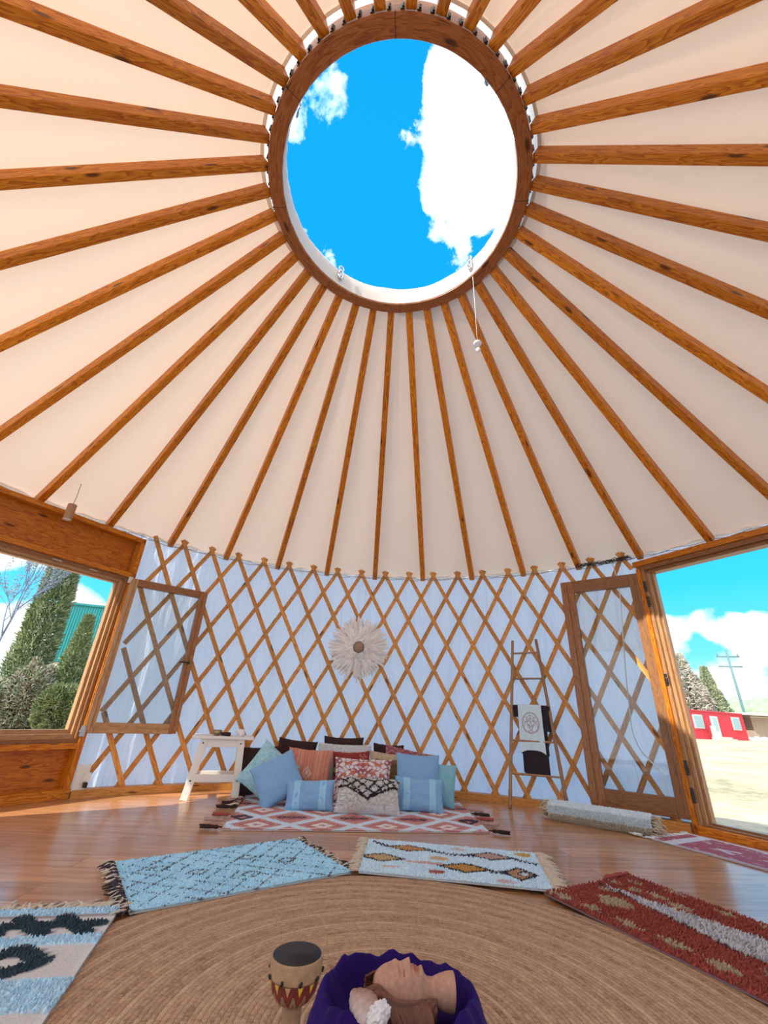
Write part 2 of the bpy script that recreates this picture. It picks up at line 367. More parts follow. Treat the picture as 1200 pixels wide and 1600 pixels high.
ORD = 'first second third fourth fifth sixth seventh eighth ninth tenth eleventh twelfth thirteenth fourteenth fifteenth sixteenth seventeenth eighteenth nineteenth twentieth'.split()
ORD += ['twenty-'+x for x in ORD[:9]]+['thirtieth']+['thirty-'+x for x in ORD[:9]]

# ------------------------------------------------------------------ main sizes (metres)
RW = 3.30; ZT = 2.19; GZ = -.30
def az(a, r, z_=0.): return Vector((r*math.sin(R(a)), r*math.cos(R(a)), z_))
WA0, WA1 = -45.4, -73.6        # window chord
DA0, DA1 = 48.2, 76.2          # door chord
def zroof(r): return 2.128+(3.308-r)*.6417+.088

# ================================================================== STRUCTURE
# floor disc
V = [(0, 0, 0)]+[tuple(az(a, 3.42, 0)) for a in range(0, 360, 3)]; n_ = 120
V += [(v[0], v[1], GZ) for v in V[1:]]
F = [(0, 1+(i+1) % n_, 1+i) for i in range(n_)]+[(1+i, 1+(i+1) % n_, 1+n_+(i+1) % n_, 1+n_+i) for i in range(n_)]
tag(pyd('floor', V, F, 'floor_boards', smooth=False), kind='structure')
# ground with gentle extent
V = []; F = []
N_ = 60
for i in range(N_+1):
    for j in range(N_+1):
        u = (i/N_*2-1); w = (j/N_*2-1); x = 400*u*abs(u); y = 400*w*abs(w); V.append((x, y, GZ+.02+.05*noise.noise(Vector((x*.2, y*.2, 0)))*(1 if math.hypot(x, y) > 8 else 0)))
g = pyd('ground', V, grid_faces(N_+1, N_+1), 'dry_grass'); tag(g, kind='structure')

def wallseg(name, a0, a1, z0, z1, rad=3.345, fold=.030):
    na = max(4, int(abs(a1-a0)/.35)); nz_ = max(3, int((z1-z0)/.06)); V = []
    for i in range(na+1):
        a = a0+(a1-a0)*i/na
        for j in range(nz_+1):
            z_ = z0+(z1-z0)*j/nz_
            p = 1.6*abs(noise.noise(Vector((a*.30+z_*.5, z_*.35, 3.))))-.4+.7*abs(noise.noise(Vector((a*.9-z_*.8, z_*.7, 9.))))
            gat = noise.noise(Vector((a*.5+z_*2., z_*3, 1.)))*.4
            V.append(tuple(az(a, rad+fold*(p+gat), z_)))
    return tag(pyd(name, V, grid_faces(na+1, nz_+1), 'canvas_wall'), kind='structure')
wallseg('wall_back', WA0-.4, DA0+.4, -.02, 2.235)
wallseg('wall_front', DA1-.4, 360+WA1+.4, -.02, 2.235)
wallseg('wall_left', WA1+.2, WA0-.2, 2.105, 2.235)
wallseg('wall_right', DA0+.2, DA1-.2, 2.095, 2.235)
# roof canvas: cone resting on the rafters, faint sag between them
V = []; na = 360; rs = np.linspace(3.36, .868, 34)
for i in range(na):
    a = i; ph = ((a-8.875) % 10)/10
    for r in rs:
        sag = -.016*math.sin(PI*ph)**2*math.sin(PI*min(1, (3.4-r)/2.5)) + .006*noise.noise(Vector((math.sin(R(a))*r*2, math.cos(R(a))*r*2, 0)))
        wr = .008*noise.noise(Vector((a*.9, r*.8, 2.)))*max(0, 1-abs(r-1.4)/1.2)
        V.append(tuple(az(a, r, zroof(r)+sag+wr+.012)))
tag(pyd('ceiling', V, grid_faces(na, len(rs), True), 'canvas_roof'), kind='structure')
# baseboards (curved rails at the foot of the lattice)
def arcrail(name, a0, a1, r0, r1, z0, z1, mat, parent=None, step=1.5):
    n = max(2, int(abs(a1-a0)/step)); V = []; UV = []
    for i in range(n+1):
        a = a0+(a1-a0)*i/n; L = R(a)*r0
        for (r, z_, k) in ((r0, z0, 0), (r0, z1, .1), (r1, z1, .2), (r1, z0, .3)): V.append(tuple(az(a, r, z_))); UV.append((L, k))
    F = [(i*4+k, i*4+(k+1) % 4, (i+1)*4+(k+1) % 4, (i+1)*4+k) for i in range(n) for k in range(4)]+[(0, 1, 2, 3), (n*4+3, n*4+2, n*4+1, n*4)]
    return pyd(name, V, F, mat, parent, uv=UV, smooth=False)
tag(arcrail('baseboard_back', WA0+.4, DA0-.4, 3.225, 3.32, 0, .055, 'pine_lath'), kind='structure')
tag(arcrail('baseboard_front', DA1+.4, 360+WA1-.4, 3.225, 3.32, 0, .055, 'pine_lath'), kind='structure')

# ================================================================== WINDOW (left)
def chord(a0, a1): 
    p0 = az(a0, RW); p1 = az(a1, RW); return p0, p1, (p1-p0).length
def opening(name, a0, a1):
    p0, p1, L = chord(a0, a1); u = (p1-p0).normalized()
    out = Vector((p0+p1)).normalized()
    M_ = Matrix.Identity(4)
    for i in range(3): M_[i][0] = u[i]; M_[i][1] = out[i]; M_[i][2] = (0, 0, 1)[i]; M_[i][3] = p0[i]
    e = empty(name); e.matrix_world = M_; return e, L
w1, L = opening('window_1', WA0, WA1); tag(w1, kind='structure')
def part(name, lst, mat, parent, bev=.003):
    b = bm_new()
    for lo, hi in lst: add_box(b, lo, hi, None, bev)
    return bm_obj(name, b, mat, parent)
# header: recessed knotty panel inside a border
part('header_panel', [((.05, .03, 1.78), (L-.05, .06, 2.09))], 'pine_panel', w1)
part('header_rail', [((0, -.05, 2.085), (L, .10, 2.125)), ((.0, -.05, 1.735), (L, .10, 1.775))], 'pine_amber', w1)
part('side_post', [((0, -.05, 0), (.045, .10, 2.12))], 'pine_amber', w1)
part('side_post', [((L-.045, -.05, 0), (L, .10, 2.12))], 'pine_amber', w1)
part('sill_panel', [((.045, .03, .06), (L-.045, .06, .33))], 'pine_panel', w1)
part('sill_rail', [((.045, -.045, .335), (L-.045, .10, .375)), ((0, -.06, 0), (L, .10, .065))], 'pine_amber', w1)
# window frame with stepped rebates
for k, (ins, y0, y1, zb, zt_) in enumerate([(.045, -.03, .10, .375, 1.735), (.068, .0, .09, .405, 1.715), (.090, .03, .08, .435, 1.698)]):
    d_ = .026
    part('window_frame', [((ins, y0, zb), (ins+d_, y1, zt_)), ((L-ins-d_, y0, zb), (L-ins, y1, zt_)), ((ins+d_, y0, zb), (L-ins-d_, y1, zb+.032)), ((ins+d_, y0, zt_-d_), (L-ins-d_, y1, zt_))], 'pale_frame' if k else 'brown_frame', w1, .002)
part('striker_plate', [((.33, -.034, 1.708), (.40, -.028, 1.716)), ((.62, -.034, 1.708), (.69, -.028, 1.716))], 'steel', w1, .001)
def sash(name, label, H, Fp, z0, z1, st, depth, parent, handle=True, hinge_side=None):
    """leaf from hinge point H to free point Fp"""
    H = Vector((*H, 0)); Fp = Vector((*Fp, 0)); u = (Fp-H).normalized(); w = (Fp-H).length
    n = Vector((-u.y, u.x, 0))
    if n.dot(H) < 0: n = -n               # local y points to the wall
    M_ = Matrix.Identity(4)
    for i in range(3): M_[i][0] = u[i]; M_[i][1] = n[i]; M_[i][2] = (0, 0, 1)[i]; M_[i][3] = H[i]
    lf = empty(name); lf.matrix_world = M_; lf.parent = parent; lf.matrix_parent_inverse = parent.matrix_world.inverted() if parent else Matrix.Identity(4)
    if label: lf['label'] = label
    part('stile', [((0, 0, z0), (st, depth, z1)), ((.0, -.012, z0+.02), (st*.55, .0, z1-.02))], 'pale_frame' if handle else 'brown_frame', lf)
    part('stile', [((w-st, 0, z0), (w, depth, z1)), ((w-st*.5, -.014, z0+.02), (w, .0, z1-.02))], 'brown_frame', lf)
    part('rail', [((st, 0, z1-st), (w-st, depth, z1))], 'brown_frame', lf)
    part('rail', [((st, 0, z0), (w-st, depth, z0+st*1.15)), ((st, -.010, z0), (w-st, .0, z0+st*.5))], 'pale_frame' if handle else 'brown_frame', lf)
    part('gasket', [((.004, depth, z0+.004), (.014, depth+.012, z1-.004)), ((w-.014, depth, z0+.004), (w-.004, depth+.012, z1-.004)), ((.014, depth, z0-.004), (w-.014, depth+.012, z0+.008)), ((.014, depth, z1-.008), (w-.014, depth+.012, z1+.004))], 'black_cord', lf, .001)
    part('glass', [((st-.004, depth*.45, z0+st*1.1), (w-st+.004, depth*.45+.006, z1-st+.004))], 'glass_pane', lf, 0)
    return lf, w
sh, w = sash('sash', 'open inward window sash', (-2.325, 2.26), (-1.765, 2.70), .445, 1.735, .068, .045, w1)
hb = part('handle', [((w-.045, -.035, 1.035), (w-.03, -.012, 1.055)), ((w-.12, -.042, 1.04), (w-.03, -.03, 1.052))], 'dark_metal', sh, .002)
part('hinge', [((-.022, -.012, .42), (.014, .02, .50)), ((-.03, -.02, .45), (-.008, .0, .47))], 'steel', sh, .003)
part('hinge', [((-.022, -.012, 1.68), (.014, .02, 1.74))], 'steel', sh, .003)

# ================================================================== DOOR (right)
d1, L = opening('door_1', DA0, DA1); tag(d1, kind='structure')
part('lintel', [((-.02, -.05, 2.055), (L+.02, .10, 2.105))], 'pine_amber', d1)
part('lintel', [((.0, -.03, 2.015), (L, .10, 2.055)), ((.05, .0, 1.985), (L-.05, .09, 2.015))], 'brown_frame', d1)
for sx in (0, 1):
    f_ = (lambda a, b_: (a, b_)) if sx == 0 else (lambda a, b_: (L-b_, L-a))
    for k, (a, b_, y0, y1) in enumerate([(.0, .035, -.05, .10), (.035, .060, -.03, .10), (.060, .085, .0, .09), (.085, .105, .03, .08)]):
        x0, x1 = f_(a, b_); part('jamb', [((x0, y0, .0), (x1, y1, 2.03))], 'pale_frame' if k else 'pine_amber', d1, .002)
part('threshold', [((.0, -.05, .0), (L, -.02, .05))], 'pine_amber', d1)
part('threshold', [((.0, -.02, .0), (L, .02, .062)), ((.105, .02, .0), (L-.105, .06, .075)), ((.105, .06, 0), (L-.105, .10, .055))], 'brown_frame', d1)
lf, w = sash('door_leaf', 'glazed door leaf folded open against the lattice', (2.455, 2.165), (1.875, 2.615), .075, 2.00, .115, .05, d1, False)
for zc in (1.86, 1.72, 1.06, .42, .24):
    part('hinge', [((-.030, -.020, zc-.05), (.004, .0, zc+.05)), ((-.022, -.030, zc-.03), (-.006, -.012, zc+.015))], 'dark_metal', lf, .004)

# ================================================================== RAFTERS
r0 = Vector((0, 3.300, 2.133)); r1 = Vector((0, .832, 3.717)); dl = (r1-r0); Lr = dl.length
bm = bm_new(); add_box(bm, (0, -.027, 0), (Lr, .027, .078), None, .006, 0.)
bmesh.ops.recalc_face_normals(bm, faces=bm.faces[:]); rme = bpy.data.meshes.new('rafter'); bm.to_mesh(rme); bm.free(); rme.materials.append(MATS['pine_amber'])
for k in range(36):
    a = 8.875+10*k
    p0 = az(a, 3.300, 2.133); p1 = az(a, .832, 3.717)
    o = bpy.data.objects.new('rafter', rme); C.objects.link(o); o.matrix_world = frame_at(p0, p1-p0)
    if k == 0: lab = 'pine roof rafter meeting the wall just right of the feather hat'
    else: lab = 'pine roof rafter, %s to the %s of the one just beside the feather hat' % ((ORD[k-1], 'right') if k < 18 else (ORD[35-k], 'left'))
    tag(o, lab, 'rafter', 'pine rafters fanning from the roof ring')

# ================================================================== CROWN RING
ring = empty('roof_ring', (0, 0, 3.69)); tag(ring, 'round laminated wooden crown ring framing the open hole in the roof', 'roof ring')
na = 144; V = []; UV = []
sec = [(.745, 0), (.822, 0), (.832, .012), (.832, .165), (.745, .165)]
for i in range(na):
    a = 360*i/na; seg = i//18
    for k, (r, z_) in enumerate(sec): V.append(tuple(az(a, r, z_))); UV.append((R(a)*.8+seg*3.1, k*.07+seg*.5))
F = [(i*5+k, i*5+(k+1) % 5, ((i+1) % na)*5+(k+1) % 5, ((i+1) % na)*5+k) for i in range(na) for k in range(5)]
wood('ring_wood', (.46, .165, .045), (.34, .105, .026), (.20, .055, .012)); wood('ring_wood2', (.40, .14, .038), (.30, .09, .022), (.17, .045, .010))
pyd('ring_body', V, F, 'ring_wood', ring, uv=UV, smooth=False)
for s_ in range(8):
    b_ = bm_new(); add_box(b_, (.744, -.0012, -.0012), (.834, .0012, .02), Matrix.Rotation(R(90-45*s_-4), 4, 'Z'), 0); bm_obj('scarf_joint', b_, 'flat_black', ring)
# metal angle brackets beside each rafter end
b_ = bm_new(); add_box(b_, (0, -.010, -.032), (.004, .010, .032), None, .001); add_box(b_, (.002, -.002, -.030), (.012, .002, .030), None, .001)
for zz_ in (-.018, .0, .018): add_box(b_, (.004, .003, zz_-.004), (.010, .009, zz_+.004), None, .001)
bmesh.ops.recalc_face_normals(b_, faces=b_.faces[:]); bme = bpy.data.meshes.new('bracket'); b_.to_mesh(bme); b_.free(); bme.materials.append(MATS['dark_metal'])
for k in range(36):
    for s_ in (-1, 1):
        a = 8.875+10*k+s_*2.75; o = bpy.data.objects.new('bracket', bme); C.objects.link(o); o.parent = ring
        p = az(a, .833, .062); o.location = p; o.rotation_euler = (0, 0, R(90-a))
# canvas hem folded over the ring
V = []; na = 180
for i in range(na):
    a = 360*i/na; wv = .010*noise.noise(Vector((math.sin(R(a))*4, math.cos(R(a))*4, 0)))-.012*abs(math.sin(R(a*4.5+20)))
    wr = .003*noise.noise(Vector((a*.3, 0, 5)))
    for (r, z_) in ((.741+wr, 3.700), (.739+wr*2, 3.78), (.737+wr*2, 3.865+wv), (.745, 3.880+wv), (.80, 3.880), (.85, 3.850), (.888, 3.772)):
        V.append(tuple(az(a, r, z_)))
tag(pyd('crown_hem', V, grid_faces(na, 7, True), 'canvas_hem'), 'white canvas hem lining the inside of the roof opening above the wooden ring', 'canvas')
# clips and loops on the hem
for k, (x, y, lab) in enumerate([(-.424, .581, 'snap hook at the lower left of the roof opening'), (.560, .450, 'snap hook holding the crystal string at the roof opening'), (.440, -.574, 'snap hook at the upper right of the roof opening'), (-.600, -.401, 'snap hook at the upper left of the roof opening')]):
    v = Vector((x, y, 0)).normalized(); c = v*.722+Vector((0, 0, 3.80)); tn = Vector((-v.y, v.x, 0)); A_ = Acc()
    A_.tube([c+tn*(.020*math.cos(q))+Vector((0, 0, .065+.026*math.sin(q))) for q in np.linspace(0, 2*PI, 14)], .0055, 6)
    A_.tube([c+tn*(.017*math.cos(q))+Vector((0, 0, .0+.05*math.sin(q))) for q in np.linspace(0, 2*PI, 18)], .0055, 6)
    A_.tube([c+Vector((0, 0, .035)), c+Vector((0, 0, -.04))], .006, 6)
    A_.tube([c+v*.012+Vector((0, 0, .065)), c+v*.02+Vector((0, 0, .085))], .003, 5)
    tag(A_.obj('snap_hook', 'steel'), lab, 'hook', 'snap hooks round the roof opening')
# crystal pendant
cp = empty('crystal_pendant', (.585, .470, 3.0)); tag(cp, 'clear crystal drop hanging on a long white string below the roof opening', 'crystal pendant')
tube('string', [(0, 0, .76), (0.001, 0, .3), (0, 0, .0)], .0018, 'light_cable', cp, 5)
lathe('bead', [(.001, -.018), (.020, -.014), (.029, -.004), (.026, .008), (.012, .016), (.001, .018)], 'crystal_white', cp, 14, loc=(0, 0, -.005))
lathe('crystal_drop', [(.001, -.026), (.012, -.018), (.019, 0), (.010, .014), (.001, .022)], 'crystal_white', cp, 8, loc=(.002, 0, -.062))

# ================================================================== LATTICE
LA, LB = WA0+1.3, DA0-.6
def lath(top, sgn, rad):
    """lath whose upper crossing is at azimuth top; az grows with depth when sgn=1"""
    zt_, zb = 2.235, .045; pts = []
    rate = 20/(ZT-.09)*sgn
    zs = np.linspace(zt_, zb, 60); keep = [z_ for z_ in zs if LA <= top+(ZT-z_)*rate <= LB]
    if len(keep) < 6: return None
    a_mid = 0
    return keep, rate
def lath_obj(top, sgn, rad, label):
    k = lath(top, sgn, rad)
    if not k: return
    zs, rate = k; V = []; UV = []; hw = .0205; th = .006; a_ = math.atan2(R(abs(rate))*rad, 1.0)
    for i, z_ in enumerate(zs):
        a = top+(ZT-z_)*rate; L = i*(zs[0]-zs[1])/math.cos(a_)
        for (w_, r_, k2) in ((-hw, rad-th, 0), (hw, rad-th, 1), (hw, rad+th, 1.4), (-hw, rad+th, 2.4)):
            dz = w_*math.sin(a_)*sgn; da = math.degrees(w_*math.cos(a_)/rad)
            V.append(tuple(az(a+da, r_, z_+dz))); UV.append((L, k2*hw*2))
    n = len(zs)
    F = [(i*4+q, i*4+(q+1) % 4, (i+1)*4+(q+1) % 4, (i+1)*4+q) for i in range(n-1) for q in range(4)]+[(3, 2, 1, 0), (n*4-4, n*4-3, n*4-2, n*4-1)]
    o = pyd('lattice_lath', V, F, 'pine_lath', uv=UV, smooth=False)
    tag(o, label, 'lath', 'crossed pine laths of the wall lattice')
    return o
def lath_all():
    cnt = {1: 0, -1: 0}; part_ = {1: 0, -1: 0}
    for sgn, rad in ((1, 3.272), (-1, 3.2865)):
        for i in range(-14, 14):
            top = 1.05+5*i
            if sgn == 1: full = LA <= top <= LB
            else: full = LA <= top <= LB
            k = lath(top, sgn, rad)
            if not k: continue
            lay = 'sloping down rightwards' if sgn == 1 else 'sloping down leftwards'
            if full:
                cnt[sgn] += 1; lab = 'full-length lattice lath %s, its top %s from the left window' % (lay, ORD[cnt[sgn]-1])
            else:
                part_[sgn] += 1; where = 'beside the left window' if sgn == 1 else 'behind the open door'
                lab = 'cut short lattice lath %s, %s of those %s' % (lay, ORD[part_[sgn]-1], where)
            lath_obj(top, sgn, rad, lab)
lath_all()
# twine along the eave
A_ = Acc()
for off, ph in ((0, 0), (-.012, 2.)):
    pts = [az(a, 3.262-.004*math.sin(a*.7+ph), 2.150+off+.008*math.sin(a*1.3+ph)+.006*math.sin(a*.37+ph)) for a in np.arange(WA1+2, DA1-2, .8)]
    A_.tube(pts, .0028, 5)
tag(A_.obj('eave_twine', 'rope_jute'), 'thin double twine running along the top of the lattice wall under the rafters', 'cord')
# tangled string of fairy lights above the door leaf
A_ = Acc(); pts = []
for i in range(420):
    s_ = i/420; a = 39.0+8.6*s_; pts.append(az(a+.5*math.sin(i*.9), 3.235+.02*math.sin(i*.53), 2.155+.004*math.sin(s_*9)+.020*math.sin(i*.71)*(.6+.4*math.sin(i*.11))))
A_.tube(pts, .0026, 5)
fl = empty('string_lights', tuple(az(43, 3.24, 2.155))); tag(fl, 'tangled dark string of small lights bunched on the eave above the open door leaf', 'string lights')
o = A_.obj('wire', 'black_cord', fl); o.location = -fl.location
A_ = Acc()
for i in range(10, 420, 30): A_.tube([pts[i], pts[i]+Vector((0, 0, -.016))], [.004, .0025], 6)
o = A_.obj('bulb', 'white_plastic', fl); o.location = -fl.location; o['kind'] = 'stuff'
# white cable behind the door pane
pts = [az(44.6, 3.25, 2.16), az(44.9, 3.26, 1.9), az(44.3, 3.262, 1.55), az(43.4, 3.262, 1.1), az(42.9, 3.262, .75), az(42.9, 3.262, .62), az(43.6, 3.262, .50), az(44.8, 3.262, .42), az(45.6, 3.262, .34), az(45.9, 3.262, .20)]
def smooth_pts(p, n=8):
    out = []
    for i in range(len(p)-1):
        a = p[max(i-1, 0)]; b = p[i]; c = p[i+1]; d = p[min(i+2, len(p)-1)]
        for k in range(n):
            q = k/n; out.append(.5*((2*b)+(c-a)*q+(2*a-5*b+4*c-d)*q*q+(-a+3*b-3*c+d)*q**3))
    return out+[p[-1]]
tag(tube('power_cable', smooth_pts(pts), .005, 'light_cable'), 'white electric cable running down the canvas behind the glass of the open door', 'cable')

# spot lamp
sl = empty('pendant_lamp', (-2.60, 1.60, 2.02)); tag(sl, 'small wooden cylinder spot lamp hanging in front of the left window header', 'lamp')
lathe('lamp_shade', [(.001, .135), (.030, .135), (.033, .132), (.033, .003), (.031, 0), (.022, .0), (.022, .03), (.001, .03)], 'bamboo', sl, 28)
lathe('lamp_rim', [(.0225, -.002), (.0315, -.002), (.0315, .001), (.0225, .001)], 'white_plastic', sl, 28)
tube('wire', [(0, 0, .135), (.004, .002, .20), (0, 0, .335)], .0022, 'black_cord', sl, 6)

# ================================================================== FEATHER HAT
hc = az(-3.55, 3.25, 1.332); jh = empty('feather_hat', hc, (0, 0, R(3.55))); tag(jh, 'round white feather juju hat hung on the lattice wall above the pillows', 'wall hat')
def feathers():
    A_ = Acc()
    for ring_, (r_in, r_out, cnt, lift) in enumerate([(.10, .345, 58, .02), (.09, .33, 60, .035), (.07, .30, 56, .05), (.06, .26, 50, .062), (.06, .21, 48, .075), (.062, .165, 40, .085)]):
        for k in range(cnt):
            th = 2*PI*(k+random.random()*.8)/cnt; ro = r_out*random.uniform(.88, 1.04)
            e = Vector((math.cos(th), 0, math.sin(th))); sd_ = Vector((-math.sin(th), 0, math.cos(th))); nrm = Vector((0, -1, 0)); tw = random.uniform(-.5, .5)
            V = []; n = 6; wmax = random.uniform(.013, .019)
            for j in range(n+1):
                q = j/n; rr_ = r_in+(ro-r_in)*q; h_ = lift*(1-.9*q*q)+.012*math.sin(q*5+k)
                wd = wmax*math.sin(PI*(.12+.84*q))**.6
                c_ = e*rr_+nrm*h_+sd_*(tw*.03*q*q); sv = (sd_+nrm*tw*.6).normalized()
                V += [c_-sv*wd, c_+nrm*.004, c_+sv*wd]
            F = [(j*3+i, j*3+i+1, j*3+i+4, j*3+i+3) for j in range(n) for i in (0, 1)]
            g_ = random.uniform(.84, 1.0); A_.add(V, F, None, (g_*.92, g_*.90, g_*.89))
    o = A_.obj('feathers', 'tufted', jh); o['kind'] = 'stuff'; return o
feathers()
V, F, U = tube_data([(0, .006, 0), (0, -.004, 0)], .20, 30); pyd('backing', V, F, 'feather_white', jh)
V, F, U = tube_data([(0, -.04, 0), (0, -.098, 0), (0, -.104, 0)], [.058, .056, .006], 28); pyd('woven_centre', V, F, 'woven_brown', jh)

# ================================================================== RUGS
def quad(Q, s, t_): # bilinear, Q = [A(0,0), B(1,0), C(1,1), D(0,1)]
    A, B, Cc, D = [np.array(q, float) for q in Q]; s = np.asarray(s)[..., None]; t_ = np.asarray(t_)[..., None]
    return (1-s)*(1-t_)*A+s*(1-t_)*B+s*t_*Cc+(1-s)*t_*D
def rug(name, label, Q, colf, size, pile=.014, step=.009, width=.0032, z0=.002, th=.006, hem=(.5, .5, .52), lean=(0, 0), group=None, flatres=.02, jit=.35, keep=None):
    Q = np.array(Q, float); ctr = Q.mean(0); e = empty(name, (ctr[0], ctr[1], z0)); tag(e, label, 'rug', group); Q = Q-ctr
    W_, H_ = size; nu = int(W_/flatres)+1; nv = int(H_/flatres)+1
    s, t_ = np.meshgrid(np.linspace(0, 1, nu), np.linspace(0, 1, nv), indexing='ij'); P = quad(Q, s, t_).reshape(-1, 2)
    hh = np.array([.0025*noise.noise(Vector((p[0]*5+ctr[0]*9, p[1]*5, 1.))) for p in P])
    V = np.c_[P, th+hh+.0025]; V2 = np.c_[P, np.zeros(len(P))]
    F = grid_faces(nu, nv); n0 = len(V); edge = [i*nv for i in range(nu)]+[(nu-1)*nv+j for j in range(1, nv)]+[i*nv+nv-1 for i in range(nu-2, -1, -1)]+[j for j in range(nv-2, 0, -1)]
    F = F+[(edge[i], edge[(i+1) % len(edge)], n0+edge[(i+1) % len(edge)], n0+edge[i]) for i in range(len(edge))]
    c1 = colf(s.ravel()*W_, t_.ravel()*H_); cols = np.vstack([c1, np.tile(hem, (n0, 1))])
    pyd('base_weave', np.vstack([V, V2]), F, 'woven', e, cols=cols)
    if pile:
        N = int(W_/step); Mn = int(H_/step)
        s, t_ = np.meshgrid((np.arange(N)+.5)/N, (np.arange(Mn)+.5)/Mn, indexing='ij'); s = (s+rng.uniform(-.4, .4, s.shape)/N).ravel(); t_ = (t_+rng.uniform(-.4, .4, t_.shape)/Mn).ravel()
        cc = colf(s*W_, t_*H_)
        if keep is not None: k = keep(s*W_, t_*H_); s, t_, cc = s[k], t_[k], cc[k]
        P = quad(Q, s, t_); cc = cc*rng.uniform(.82, 1.12, (len(cc), 1))
        o = tuft_mesh('pile', np.c_[P, np.full(len(P), th)], np.tile([lean[0], lean[1], 1.], (len(P), 1)), pile, width, np.clip(cc, 0, 1), 'tufted', e, jit); o['kind'] = 'stuff'
    return e, Q, ctr
def fringe(e, a, b_, outv, n, length, mats, z_=.008, rad=.0035, strands=2, wild=.4):
    """yarn ends from edge a-b pointing outwards"""
    a = Vector((*a, 0)); b_ = Vector((*b_, 0)); ov = Vector((*outv, 0)).normalized(); along = (b_-a).normalized()
    accs = {m_: Acc() for m_ in mats}
    for i in range(n):
        for s_ in range(strands):
            m_ = random.choice(mats); p = a+(b_-a)*((i+random.random()*.9)/n); d = (ov+along*random.uniform(-wild, wild)).normalized()
            L_ = length*random.uniform(.6, 1.15); k = random.uniform(-.3, .3)
            pts = [p+Vector((0, 0, z_)), p+d*L_*.35+Vector((0, 0, z_+.006*random.random())), p+d*L_*.7+along*L_*k*.3+Vector((0, 0, .003+.012*random.random())), p+d*L_+along*L_*k*.6+Vector((0, 0, .0015+.006*random.random()))]
            accs[m_].tube(pts, [rad, rad*1.2, rad*1.1, rad*.6], 5)
    for m_, A in accs.items():
        if A.V: A.obj('fringe', m_, e)['kind'] = 'stuff'
def dist_zig(x, y, period, amp, y0): # distance to zigzag line
    ph = np.abs(((x/period) % 1)*2-1)*2-1; return np.abs(y-(y0+amp*ph))
def P_(c, n): return np.tile(np.array(c, float), (n, 1))
def nz_(x, y, f=60, s=0):  # cheap value noise
    return np.sin(x*f+np.sin(y*f*1.3+s)*2)*np.sin(y*f*.9+np.sin(x*f*.7+s)*2)

# jute
jr = []
na = 160; V = [(0, 0, .012)]; F = []
for r_ in (.3, .6, .9, 1.04, 1.07, 1.072):
    for i in range(na): a = 2*PI*i/na; V.append((r_*math.cos(a), r_*math.sin(a), {1.07: .008, 1.072: 0}.get(r_, .012)))
F = [(0, 1+i, 1+(i+1) % na) for i in range(na)]+[(1+q*na+i, 1+(q+1)*na+i, 1+(q+1)*na+(i+1) % na, 1+q*na+(i+1) % na) for q in range(5) for i in range(na)]
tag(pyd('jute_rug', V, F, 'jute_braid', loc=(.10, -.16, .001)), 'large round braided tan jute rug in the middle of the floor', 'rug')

# pale rug with thin dark diamonds
Q = [(-.824, .373), (-.064, .905), (-.407, 1.407), (-1.162, .876)]
def c_lined(x, y):
    n = len(x); c = P_((.46, .78, .98), n); j = nz_(x, y, 45)*.006  # white yarn tinted blue: skylight from the crown put into its colour
    d = np.abs(((x+y*1.0+j)/.115+.5) % 1-.5)*.115; d2 = np.abs(((x-y*1.0+j)/.115+.5) % 1-.5)*.115
    rr_ = np.hypot((x-.42)/1.3, y-.30)
    cellx = ((x+y)/.23 % 1 < .5); celly = ((x-y)/.23 % 1 < .5)
    dark = ((d < .0065) & cellx) | ((d2 < .0065) & celly)
    for cx0, cy0 in ((.30, .30), (.56, .40), (.50, .17), (.72, .28), (.16, .42)): dark |= np.abs(np.abs(x-cx0)/1.5+np.abs(y-cy0)-.033) < .006
    c[dark] = (.10, .12, .15); return c
e, Ql, ct = rug('diamond_lined_rug', 'pale shaggy rug with thin dark diamond lines, far left of the jute rug', Q, c_lined, (.92, .61), .008, .0072, .0034, z0=.014)
fringe(e, Ql[3], Ql[0], (-.8, -.6), 24, .062, ['fringe_black', 'fringe_cream', 'fringe_black'], .01, .0036, 4, 1.1)
fringe(e, Ql[2], Ql[1], (.82, .57), 30, .055, ['fringe_black', 'fringe_cream'], .01, .0036, 3, .6)

